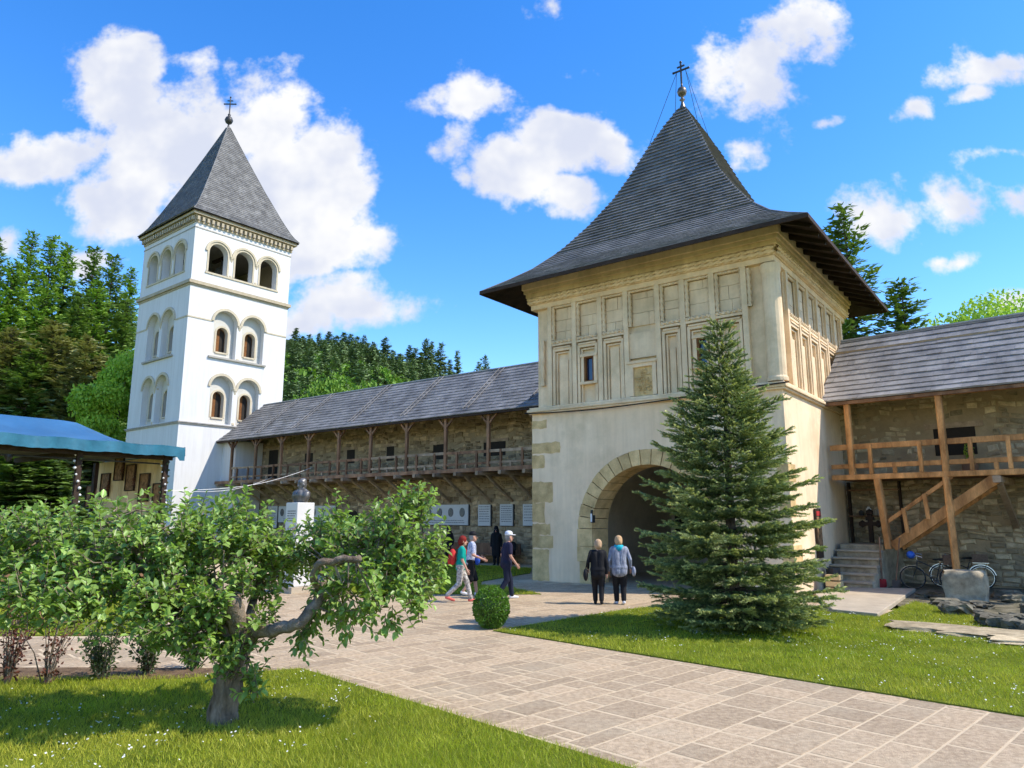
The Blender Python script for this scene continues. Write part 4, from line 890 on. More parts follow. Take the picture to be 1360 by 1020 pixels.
for pa, pb, lb in (((-18.6, 4.6, 4.95), (.0, -.4), 'white rope running from the gallery rail down to the stage canopy'), ((-22.4, 4.6, 4.5), (.0, -.9), 'lower white rope running from the gallery floor to the stage canopy')):
    p = gate_w(*pa); q = Vector((cc.x, cc.y, 0)) + Vector((-.4 * math.cos(GA), -.4 * math.sin(GA), CZ - 1.6)) + Vector((0, pb[1], 0))
    B = MB(); B.tube([p.lerp(q, t / 12) - Vector((0, 0, .35 * math.sin(math.pi * t / 12))) for t in range(13)], .010, 5); tag(B.build('rope', 'white_thing'), lb, 'rope')
# ------------------------------------------------------------------ things by the right wall
def bicycle(label, loc, rz, lean=.12, basket=False, blue=False):
    t = thing('bicycle', label, 'bicycle', loc, rz, 'bicycles by the rubble wall')
    t.rotation_euler = (lean, 0, rz); R_ = .34; wb = 1.06
    for x in (0, wb):
        w = MB(); n = 28
        for rr, tr in ((R_, .022),):
            pts = [(x + rr * math.cos(6.2832 * i / n), 0, R_ + .02 + rr * math.sin(6.2832 * i / n)) for i in range(n + 1)]; w.tube(pts, tr, 6, cap=False)
        wo = w.build('wheel', 'rubber', t, smooth=True)
        w = MB(); w.tube([(x + .315 * math.cos(6.2832 * i / n), 0, R_ + .02 + .315 * math.sin(6.2832 * i / n)) for i in range(n + 1)], .010, 5, cap=False); w.build('rim', 'chrome', wo)
        w = MB()
        for i in range(12): a = 6.2832 * i / 12; w.tube([(x, .02 * (-1) ** i, R_ + .02), (x + .31 * math.cos(a), 0, R_ + .02 + .31 * math.sin(a))], .0025, 3)
        w.build('spokes', 'chrome', wo)
        w = MB(); a0 = .2; w.tube([(x + .375 * math.cos(a0 + 2.6 * i / 10), 0, R_ + .02 + .375 * math.sin(a0 + 2.6 * i / 10)) for i in range(11)], .018, 5); w.build('mudguard', 'chrome', t)
    f = MB(); z0 = R_ + .02; bb = (wb * .58, 0, .28); st_ = (wb * .72, 0, .82); hd = (.16, 0, .88); hl = (.13, 0, .66)
    for p, q, r in ((hl, bb, .018), (hd, (wb * .66, 0, .62), .016), (st_, bb, .016), (bb, (wb, 0, z0), .012), (st_, (wb, 0, z0), .010), (hd, hl, .02), (hl, (0, 0, z0), .014)): f.tube([p, q], r, 7)
    f.build('frame', 'iron', t)
    h = MB(); h.tube([hd, (.14, 0, 1.02), (.12, 0, 1.05)], .013, 6); h.tube([(.30, .29, 1.02), (.14, .22, 1.06), (.11, 0, 1.04), (.14, -.22, 1.06), (.30, -.29, 1.02)], .013, 6); h.build('handlebar', 'chrome', t)
    s = MB(); ellipsoid(s, (st_[0] + .04, 0, .93), (.15, .09, .04), 10, 6); ellipsoid(s, (st_[0] - .10, 0, .925), (.10, .035, .03), 8, 6); s.build('saddle', 'rubber', t, smooth=True); s = MB(); s.tube([st_, (st_[0] + .01, 0, .92)], .014, 6); s.build('seat_post', 'chrome', t)
    c = MB(); c.lathe([(.09, -.008), (.09, .008)], (0, 0, 0), 14); k = c.build('chainring', 'chrome', t); k.location = bb; k.rotation_euler = (R(90), 0, 0)
    for s_ in (-1, 1): c = MB(); c.tube([(bb[0], .05 * s_, bb[2]), (bb[0] + .12 * s_, .07 * s_, bb[2] - .12 * s_)], .01, 5); c.box(bb[0] + .12 * s_ - .05, .07 * s_ - .03, bb[2] - .12 * s_ - .012, bb[0] + .12 * s_ + .05, .07 * s_ + .05, bb[2] - .12 * s_ + .012); c.build('pedal', 'iron', t)
    r = MB(); r.box(wb - .22, -.07, .78, wb + .22, .07, .795); r.tube([(wb + .15, .06, .78), (wb, .05, z0)], .007, 4); r.tube([(wb + .15, -.06, .78), (wb, -.05, z0)], .007, 4); r.build('carrier', 'chrome', t)
    if basket: r = MB(); r.box(wb - .22, -.17, .80, wb + .2, .17, .825); [r.box(a, b_, .826, c_, d_, 1.05) for a, b_, c_, d_ in ((wb - .22, -.17, wb - .20, .17), (wb + .18, -.17, wb + .2, .17), (wb - .199, -.17, wb + .179, -.15), (wb - .199, .15, wb + .179, .17))]; r.build('basket', 'wicker', t)
    if blue: r = MB(); ellipsoid(r, (.0, .0, 1.05), (.12, .13, .12), 10, 7); r.build('helmet', 'blue_plastic', t, smooth=True)
    return t
bl = z2(1213, 786)
bicycle('black bicycle with a blue bundle on its handlebar leaning by the timber post', z2(1214, 783), R(-28), .1, True, True)
bicycle('dark bicycle with a rear basket standing behind the squared stone block', z2(1258, 782) + Vector((.1, .35, 0)), R(-32), -.06, True, False)
# squared stone block and loose stone
tb = z2(1296, 800); blk = MB()
def rough_block(B, c, s, rz, seed, jit=.06, cuts=3):
    r_ = random.Random(seed); ca, sa = math.cos(rz), math.sin(rz); idx = {}
    vs = []; n = cuts
    for i in range(n + 1):
        for j in range(n + 1):
            for k in range(n + 1):
                if i in (0, n) or j in (0, n) or k in (0, n):
                    e = sum(1 for q in (i, j, k) if q in (0, n)); sh_ = .93 if e == 3 else (.97 if e == 2 else 1.0)
                    x, y, z = [(q / n - .5) * sh_ for q in (i, j, k)]; x, y, z = (x * s[0] + r_.uniform(-jit, jit) * s[0] * .5, y * s[1] + r_.uniform(-jit, jit) * s[1] * .5, z * s[2] + r_.uniform(-jit, jit) * s[2] * .5)
                    idx[(i, j, k)] = len(vs); vs.append((c[0] + ca * x - sa * y, c[1] + sa * x + ca * y, max(c[2] + z + s[2] / 2, c[2] - .02)))
    fs = []
    for i in range(n):
        for j in range(n):
            for f in (0, n):
                for ax in range(3):
                    q = [(i, j), (i + 1, j), (i + 1, j + 1), (i, j + 1)]; pts = [(f, a, b_) if ax == 0 else ((a, f, b_) if ax == 1 else (a, b_, f)) for a, b_ in q]; fs.append(tuple(idx[p] for p in pts))
    B.add(vs, fs)
rough_block(blk, (tb.x, tb.y + .35, 0), (.95, .75, .78), R(-38), 3, .10, 4); tag(blk.build('stone_block', 'step_stone', smooth=True), 'squared weathered stone block standing in front of the bicycles', 'stone')
rr_ = random.Random(5)
for i in range(44):
    px = rr_.uniform(1222, 1385); py = rr_.uniform(792, 846)
    if py > 800 + (px - 1215) * .32 or (1268 < px < 1325 and py < 804): continue
    s = rr_.uniform(.22, .62)
    p = z2(px, py); B = MB(); rough_block(B, (p.x, p.y, 0), (s, s * rr_.uniform(.6, .9), rr_.uniform(.10, .26)), rr_.uniform(0, 3), 20 + i, .28, 3)
    tag(B.build('loose_stone', 'dark_rock'), 'dark loose stone in the rubble heap beside the squared block', 'stone', 'loose stones in the rubble heap')
for i, (px, py, sx, sy) in enumerate([(1240, 838, 1.5, .55), (1310, 845, 1.6, .6), (1370, 856, 1.2, .6)]):
    p = z2(px, py); B = MB(); rough_block(B, (p.x, p.y, 0), (sx, sy * 1.6, .10), R(-30), 60 + i, .16, 4)
    tag(B.build('flat_stone', 'rubble_near'), ['flat pale stone slab at the left end on the edge of the lawn', 'flat pale stone slab in the middle of the row on the lawn edge', 'flat pale stone slab beside the dark rubble heap'][i], 'stone', 'flat stones at the lawn edge')
# tools leaning on the post, shelf, planter
for i, (dx, m, lb) in enumerate([(0, 'red_paint', 'garden shovel with red blade leaning on the orange post'), (.18, 'iron', 'long-handled garden fork leaning on the orange post')]):
    t = thing('garden_tool', lb, 'tool', rw(1.55 + dx * 2.2, -.55), RA)
    B = MB(); B.tube([(0, 0, .3), (-.12 + dx, .55, 1.55)], .022, 6); B.build('handle', 'old_wood', t); B = MB(); B.add([(-.12, 0, .32), (.12, 0, .32), (.13, -.03, .12), (0, -.04, .0), (-.13, -.03, .12), (0, .03, .34)], [(0, 1, 2, 3, 4), (0, 5, 1), (0, 4, 3), (1, 2, 3)]); B.build('blade', m, t)
shf = thing('wall_shelf', 'dark plank shelf on the rubble wall above the stone steps', 'shelf', rw(.8, YR, 2.2), RA)
B = MB(); B.box(-.9, -.35, 0, .8, -.06, .04); B.build('plank', 'old_wood', shf); B = MB(); B.box(-.9, -.3, .9, .8, -.06, .94); B.build('plank', 'old_wood', shf)
for x in (-.88, .76): B = MB(); B.box(x, -.3, -1.1, x + .05, -.06, 1.2); B.build('upright', 'dark_wood', shf)
for i, (x, h, m) in enumerate(((-.25, .30, 'white_thing'), (-.05, .22, 'concrete'), (.12, .26, 'white_thing'), (-.5, .18, 'iron'))):
    B = MB(); B.lathe([(.07, 0), (.085, .03), (.085, h * .75), (.04, h * .88), (.045, h)], tuple(rw(.8 + x, YR - .2, 2.245)), 12); tag(B.build('jar', m, smooth=False), ['taller white jar on the plank shelf above the steps', 'grey jar between two white jars on the plank shelf', 'white jar beside the orange post on the plank shelf', 'short dark pot at the end of the plank shelf'][i], 'jar', 'jars on the shelf')
B = MB(); cross(B, (0, 0), 0, 1.0, .5, .13); o = B.build('wooden_cross', 'dark_wood'); o.location = rw(.75, 1.6, 1.34); o.rotation_euler = (0, 0, RA); tag(o, 'dark wooden cross standing on the landing under the shelf', 'cross')
def leaf_np(P, D, Nn, L, Wd, fold=.25):
    n = len(P); D = D / np.linalg.norm(D, axis=1, keepdims=True); Nn = Nn - (Nn * D).sum(1, keepdims=True) * D; Nn = Nn / (np.linalg.norm(Nn, axis=1, keepdims=True) + 1e-9); Sd = np.cross(D, Nn); L = np.asarray(L).reshape(-1, 1); Wd = np.asarray(Wd).reshape(-1, 1)
    up = Nn * (Wd * fold); dr = -Nn * (L * .10)
    V = np.stack([P, P + D * L * .32 - Sd * Wd * .5 + up, P + D * L * .72 - Sd * Wd * .40 + up + dr * .4, P + D * L + dr, P + D * L * .72 + Sd * Wd * .40 + up + dr * .4, P + D * L * .32 + Sd * Wd * .5 + up], 1).reshape(-1, 3)
    b_ = np.arange(n)[:, None] * 6; F = np.concatenate([b_ + np.array([[0, 1, 2, 3]]), b_ + np.array([[0, 3, 4, 5]])], 1).reshape(-1, 4); return V, F
def rvec(n, up=0.0):
    v = rng.normal(size=(n, 3)); v /= np.linalg.norm(v, axis=1, keepdims=True); v[:, 2] += up; return v / np.linalg.norm(v, axis=1, keepdims=True)
def bushy(name, label, cat, loc, rx, ry, rz, nleaf, leaf, m='box_leaf', stems=6, group=None, core=None, shell=.75, tube_r=.012):
    t = thing(name, label, cat, loc, 0, group)
    B = MB()
    for i in range(stems):
        a = random.uniform(0, 6.28); k = random.uniform(.2, .8); B.tube([(0.02 * math.cos(a), .02 * math.sin(a), 0), (rx * k * .5 * math.cos(a), ry * k * .5 * math.sin(a), rz), (rx * k * math.cos(a), ry * k * math.sin(a), rz * 1.6)], [tube_r, tube_r * .8, tube_r * .4], 5)
    B.build('stems', 'limb_bark', t, kind='stuff')
    v = rvec(nleaf); rad = shell + (1.03 - shell) * rng.random((nleaf, 1)) ** .6; P = v * rad * np.array([rx, ry, rz]) + np.array([0, 0, rz]); P[:, 2] = np.maximum(P[:, 2], .02)
    D = v * .8 + rvec(nleaf) * .9 + np.array([0, 0, .25]); V, F = leaf_np(P, D, v + rvec(nleaf) * .7, leaf * rng.uniform(.7, 1.3, nleaf), leaf * .55 * rng.uniform(.7, 1.2, nleaf)); np_obj('foliage', V, F, m, t, rnd=np.repeat(rng.random(nleaf), 2), kind='stuff')
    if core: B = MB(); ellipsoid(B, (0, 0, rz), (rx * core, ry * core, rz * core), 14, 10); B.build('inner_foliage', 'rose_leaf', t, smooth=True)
    return t
bushy('potted_plant', 'small leafy plant in the dark opening of the orange gallery', 'plant', rw(3.75, YR - .3, 3.47) + Vector((0, 0, .55)), .10, .10, .24, 60, .09, 'bright_leaf', 3)
B = MB(); B.box(-.2, -.2, 0, .2, .2, .55); o = B.build('plant_stand', 'old_wood'); o.location = rw(3.75, YR - .3, 3.47); o.rotation_euler = (0, 0, RA); tag(o, 'wooden box under the small leafy plant on the gallery', 'box')
# by the gate: lectern, notice board, bin, crate
lt = thing('lectern', 'small pale wooden box stand with dark top inside the gate arch', 'stand', gate_w(5.6, 1.2), GA)
B = MB(); B.box(-.22, -.2, .15, .22, .2, .62); B.build('box', 'pine_wood', lt); B = MB(); B.box(-.26, -.24, .623, .26, .24, .70); B.build('top', 'dark_wood', lt)
for x, y in ((-.18, -.16), (.13, -.16), (-.18, .11), (.13, .11)): B = MB(); B.box(x, y, 0, x + .05, y + .05, .15); B.build('leg', 'dark_wood', lt)
nb = thing('notice_board', 'narrow dark notice board on the sunlit side wall of the gate tower', 'board', gate_w(S + .02, 2.6, .95), GA)
B = MB(); B.box(0, -.3, .0, .05, .3, 1.5); B.build('board', 'dark_wood', nb); B = MB(); B.box(.0505, -.24, .35, .06, .24, 1.25); B.build('poster', 'icon_paint', nb); B = MB(); B.box(.0505, -.24, 1.28, .06, .24, 1.42); B.build('heading', 'red_paint', nb)
bi = thing('litter_bin', 'dark litter bin against the gate tower wall beside the steps', 'bin', gate_w(S + .3, 2.9), GA); B = MB(); B.lathe([(.17, 0), (.2, .1), (.21, .62), (.19, .62), (.18, .12)], (0, 0, 0), 14); B.build('body', 'iron', bi); B = MB(); B.lathe([(.215, .62), (.215, .66), (.2, .66), (.2, .62)], (0, 0, 0), 14); B.build('rim', 'iron', bi)
cr = thing('wooden_crate', 'small yellow wooden crate beside the bin at the stone steps', 'crate', gate_w(S + .55, 1.9), GA)
for z in (.02, .2, .38): B = MB(); B.box(-.2, -.2, z, .2, .2, z + .14); B.build('slat', 'pine_wood', cr)
# ------------------------------------------------------------------ people
def person(label, loc, heading, h, cloth, pose, extras=None):
    """cloth: materials for skin, hair, top, sleeve(bool long), bottom, bottom_len, shoe. pose: stride, lead, arms"""
    t = thing('person', label, 'person', loc, heading); k = h / 1.72; P = []; mats = [cloth['skin'], cloth['hair'], cloth['top'], cloth['bottom'], cloth['shoe']] + ([cloth['sleeve_m']] if 'sleeve_m' in cloth else [])
    SK, HA, TO, BO, SH = range(5); SL = 5 if 'sleeve_m' in cloth else TO
    V3 = lambda *a: tuple(c * k for c in a)
    def cap(p, q, r0, r1, m): P.append((V3(*p), V3(*q), r0 * k, r1 * k, m))
    st_ = pose.get('stride', 0); lean = pose.get('lean', .02); w = cloth.get('wide', 1.0); B = MB()
    sit = pose.get('sit', False); hz = .92 if not sit else .50
    if sit:
        for s in (-1, 1):
            kn = (.11 * s, .42, .50); an = (.10 * s, .44, .10); cap((.09 * s, 0, hz), kn, .095 * w, .07 * w, BO); cap(kn, an, .065 * w, .05, BO); cap(an, (.10 * s, .58, .04), .045, .035, SH)
    else:
        for s, f in ((-1, st_), (1, -st_)):
            fy = .34 * f; bent = max(0, -f) * .16; an = (.085 * s, fy - bent * .4, .09 + bent * .7); kn = (.095 * s, fy * .5 + .05 + bent * .4, .50); hp = (.09 * s, 0, .90)
            if cloth.get('bottom_len', 1) >= 1: cap(hp, kn, .100 * w, .072 * w, BO); cap(kn, (an[0], an[1], an[2] + .03), .068 * w, .056 * w, BO)
            else: cap(hp, (kn[0], kn[1], kn[2] - .04), .105 * w, .085 * w, BO); cap((kn[0], kn[1], kn[2] - .08), an, .058, .042, SK)
            tip = (an[0] + .02 * s, an[1] + .17, .035 + bent * .25); cap((an[0], an[1] - .03, max(.04, an[2] - .04)), tip, .045, .035, SH)
    cap((-.07, 0, hz + .02), (.07, 0, hz + .02), .125 * w, .125 * w, TO if cloth.get('hem', .88) < .86 else BO)
    tz_ = hz - .92; low = cloth.get('hem', .88)
    for s in (-1, 1): cap((.055 * s, .0, low + tz_ + .04), (.06 * s, lean, 1.16 + tz_), .128 * w, .118 * w, TO); cap((.06 * s, lean, 1.16 + tz_), (.09 * s, lean * 1.5, 1.36 + tz_), .118 * w, .105 * w, TO)
    cap((-.15 * (.5 + .5 * w), lean * 1.6, 1.41 + tz_), (.15 * (.5 + .5 * w), lean * 1.6, 1.41 + tz_), .078, .078, TO); cap((0, lean * 1.6 - .01, 1.42 + tz_), (0, lean * 2 + .01, 1.52 + tz_), .062, .052, SK)
    hc = (pose.get('hx', 0), lean * 2 + .03, 1.615 + tz_); cap((hc[0], hc[1] - .015, hc[2] + .03), (hc[0], hc[1] + .01, hc[2] - .05), .092, .075, SK); cap((hc[0], hc[1] + .035, hc[2] - .07), (hc[0], hc[1] + .045, hc[2] - .085), .05, .045, SK)
    cap((hc[0], hc[1] + .10, hc[2] - .01), (hc[0], hc[1] + .115, hc[2] - .035), .012, .017, SK)
    for s in (-1, 1): cap((hc[0] + .092 * s, hc[1] - .005, hc[2] + .005), (hc[0] + .092 * s, hc[1] - .01, hc[2] - .03), .017, .014, SK)
    for hp_ in cloth.get('hair_caps', [((0, -.025, .045), (0, -.035, -.02), .098, .085)]): cap(tuple(a + b_ for a, b_ in zip(hc, hp_[0])), tuple(a + b_ for a, b_ in zip(hc, hp_[1])), hp_[2], hp_[3], HA)
    for s, (el, wr) in zip((-1, 1), pose['arms']):
        sh_ = (.19 * s, lean * 1.6, 1.40 + tz_); el = (el[0], el[1], el[2] + tz_); wr = (wr[0], wr[1], wr[2] + tz_)
        if cloth.get('long'): cap(sh_, el, .062, .05, SL); cap(el, wr, .048, .036, SL)
        else:
            mid = tuple(sh_[i] + (el[i] - sh_[i]) * .72 for i in range(3)); cap(sh_, mid, .066, .062, SL); cap(mid, el, .046, .040, SK); cap(el, wr, .040, .028, SK)
        d = Vector(wr) - Vector(el); d.normalize(); cap(wr, tuple(Vector(wr) + d * .07), .030, .034, SK)
    for p, q, r0, r1, m in P: capsule(B, p, q, r0, r1, 12)
    body = remesh(B, 'body', mats, P, t, .0125 * k, 3)
    # fingers on each hand, five of unequal length, slightly curled
    Fg = MB()
    for s, (el, wr) in zip((-1, 1), pose['arms']):
        el = Vector((el[0], el[1], el[2] + tz_)); wr = Vector((wr[0], wr[1], wr[2] + tz_)); d = (wr - el).normalized(); side = d.cross(Vector((1, 0, 0)));
        if side.length < .2: side = d.cross(Vector((0, 1, 0)))
        side.normalize(); curl = Vector((-s, 0, 0)); base = wr + d * .085
        for i, l in enumerate((.070, .080, .076, .060)):
            b0 = base + side * ((i - 1.5) * .019); Fg.tube([V3(*b0), V3(*(b0 + d * l * .5)), V3(*(b0 + d * l * .85 + curl * .02)), V3(*(b0 + d * l + curl * .035))], [.0095 * k, .009 * k, .008 * k, .006 * k], 6)
        b0 = wr + d * .02 - side * .03; Fg.tube([V3(*b0), V3(*(b0 + d * .03 - side * .022)), V3(*(b0 + d * .065 - side * .026 + curl * .012))], [.011 * k, .010 * k, .008 * k], 6)
    import bmesh
    bm = bmesh.new(); bm.from_mesh(body.data); nv = [bm.verts.new(v) for v in Fg.v]
    for f in Fg.f:
        q = bm.faces.new([nv[i] for i in f]); q.material_index = SK; q.smooth = True
    bm.to_mesh(body.data); bm.free()
    E_ = MB()
    for s in (-1, 1): ellipsoid(E_, V3(hc[0] + .034 * s, hc[1] + .088, hc[2] + .01), (.012 * k, .008 * k, .007 * k), 8, 6)
    E_.build('eyes', 'white_thing', body); E_ = MB(); E_.tube([V3(hc[0] - .025, hc[1] + .088, hc[2] - .062), V3(hc[0], hc[1] + .096, hc[2] - .064), V3(hc[0] + .025, hc[1] + .088, hc[2] - .062)], .006 * k, 5); E_.build('mouth', 'coral', body)
    for nm, m, shapes in (extras or []):
        X = MB()
        for sh_ in shapes:
            if sh_[0] == 'e': ellipsoid(X, V3(*sh_[1]), tuple(c * k for c in sh_[2]), 14, 10)
            elif sh_[0] == 't': X.tube([V3(*p) for p in sh_[1]], [r * k for r in sh_[2]], 8)
            elif sh_[0] == 'l': X.lathe([(a * k, z * k) for a, z in sh_[1]], V3(*sh_[2]), 16)
            elif sh_[0] == 'b': X.box(*[c * k for c in sh_[1]])
        X.build(nm, m, t, smooth=sh_[0] != 'b')
    return t
walk = lambda sw: [((-.24, -.02 + .10 * sw, 1.13), (-.25, .10 + .22 * sw, .90)), ((.24, -.02 - .10 * sw, 1.13), (.25, .06 - .18 * sw, .88))]
hang = [((-.25, -.03, 1.12), (-.25, .05, .86)), ((.25, -.03, 1.12), (.25, .05, .86))]
EAST = R(-90)
person('person in a teal t-shirt and patterned leggings walking with a red backpack', z2(611, 800), EAST + R(8), 1.66, dict(skin='skin', hair='red_hair', top='teal', bottom='leggings', shoe='coral', wide=1.06, hair_caps=[((0, -.02, .05), (0, -.05, -.01), .112, .105), ((0, -.07, .0), (0, -.07, -.05), .085, .075)]), dict(stride=.85, arms=walk(-.5)),
       [('backpack', 'backpack', [('e', (0, -.22, 1.20), (.16, .11, .22)), ('e', (0, -.30, 1.10), (.12, .06, .11))]), ('strap', 'backpack', [('t', [(-.11, -.12, 1.42), (-.11, .06, 1.50), (-.12, .17, 1.36), (-.13, .12, 1.12), (-.14, -.1, 1.05)], [.018] * 5)])])
person('person in a striped t-shirt, black shorts and cap beside the red backpack', z2(624, 793) + Vector((.0, .25, 0)), EAST + R(12), 1.74, dict(skin='skin', hair='grey_hair', top='striped_tee', bottom='black_cloth', shoe='white_cloth', bottom_len=.5, wide=1.05), dict(stride=.55, arms=[((-.25, .05, 1.12), (-.24, .30, 1.05)), ((.26, .02, 1.13), (.30, .28, 1.02))]),
       [('cap', 'black_cloth', [('l', [(.105, .0), (.108, .03), (.095, .08), (.06, .11), (.005, .12)], (0, .055, 1.66)), ('e', (0, .16, 1.665), (.075, .09, .012))]), ('waist_bag', 'royal', [('e', (.1, .17, .98), (.13, .08, .14))])])
person('person in a navy t-shirt, dark jeans and white cap walking towards the gate', z2(672, 796), EAST + R(18), 1.76, dict(skin='skin', hair='grey_hair', top='navy', bottom='jeans', shoe='white_cloth', wide=1.14, hem=.86), dict(stride=.55, lean=.03, arms=[((-.26, -.04, 1.13), (-.25, .12, .90)), ((.26, .04, 1.13), (.26, .20, .92))]),
       [('cap', 'white_cloth', [('l', [(.105, .0), (.108, .03), (.097, .085), (.06, .115), (.005, .125)], (0, .075, 1.66)), ('e', (0, .19, 1.668), (.075, .09, .012))])])
person('person all in black carrying a black shoulder bag, seen from behind', z2(795, 803), R(-8), 1.58, dict(skin='skin', hair='pinkish_blond', top='black_cloth', bottom='black_cloth', shoe='black_cloth', long=True, wide=1.2, hem=.78, hair_caps=[((0, -.015, .055), (0, -.045, -.02), .112, .108), ((0, -.05, -.02), (0, -.045, -.07), .085, .07)]), dict(stride=.22, hx=.02, arms=[((-.27, -.03, 1.14), (-.27, .05, .98)), ((.25, -.02, 1.12), (.25, -.03, .84))]),
       [('shoulder_bag', 'black_cloth', [('e', (-.34, -.02, .80), (.07, .17, .17))]), ('bag_strap', 'black_cloth', [('t', [(-.18, -.09, 1.46), (-.30, -.08, 1.15), (-.34, -.04, .92)], [.014] * 3), ('t', [(-.18, .07, 1.46), (-.30, .08, 1.15), (-.34, .02, .92)], [.014] * 3)])])
person('person in a grey denim jacket and turquoise scarf, seen from behind', z2(824, 803), R(-2), 1.68, dict(skin='skin', hair='blond', top='denim', bottom='black_cloth', shoe='white_cloth', long=True, wide=1.2, hem=.80, hair_caps=[((0, -.015, .05), (0, -.045, -.03), .106, .10), ((0, -.09, .02), (0, -.10, .0), .055, .05)]), dict(stride=.15, arms=[((-.27, -.03, 1.12), (-.27, .05, .86)), ((.28, -.04, 1.14), (.30, .06, .92))]),
       [('scarf', 'turquoise', [('t', [(.09 * math.cos(a), .05 + .09 * math.sin(a), 1.475 + .012 * math.sin(3 * a)) for a in [6.2832 * i / 12 for i in range(13)]], [.045] * 13), ('e', (0, -.065, 1.44), (.08, .03, .07))]), ('handbag', 'denim', [('e', (.37, .0, .84), (.055, .15, .13))]), ('bag_strap', 'white_cloth', [('t', [(.30, .06, 1.0), (.36, .1, .92), (.38, .08, .84)], [.012] * 3)])])
person('person in a dark hooded robe standing by the far wall beyond the lawn', gate_w(-9.0, 5.6), R(150), 1.66, dict(skin='skin', hair='black_cloth', top='black_cloth', bottom='black_cloth', shoe='black_cloth', long=True, hem=.45, wide=1.2, hair_caps=[((0, -.03, .09), (0, -.06, -.12), .11, .15)]), dict(stride=.1, arms=hang))
person('person in black robe and veil standing near the gate tower plaques', gate_w(-5.9, 5.4), R(170), 1.70, dict(skin='skin', hair='black_cloth', top='black_cloth', bottom='black_cloth', shoe='black_cloth', long=True, hem=.45, wide=1.2, hair_caps=[((0, -.03, .09), (0, -.06, -.12), .11, .15)]), dict(stride=.1, arms=hang))
person('person in dark clothes sitting on the bench beside the gate tower corner', gate_w(-5.55, 6.12), R(143), 1.70, dict(skin='skin', hair='brown_hair', top='black_cloth', bottom='black_cloth', shoe='black_cloth', long=True), dict(sit=True, arms=[((-.25, .10, 1.12), (-.14, .34, .98)), ((.25, .10, 1.12), (.14, .34, .98))]))
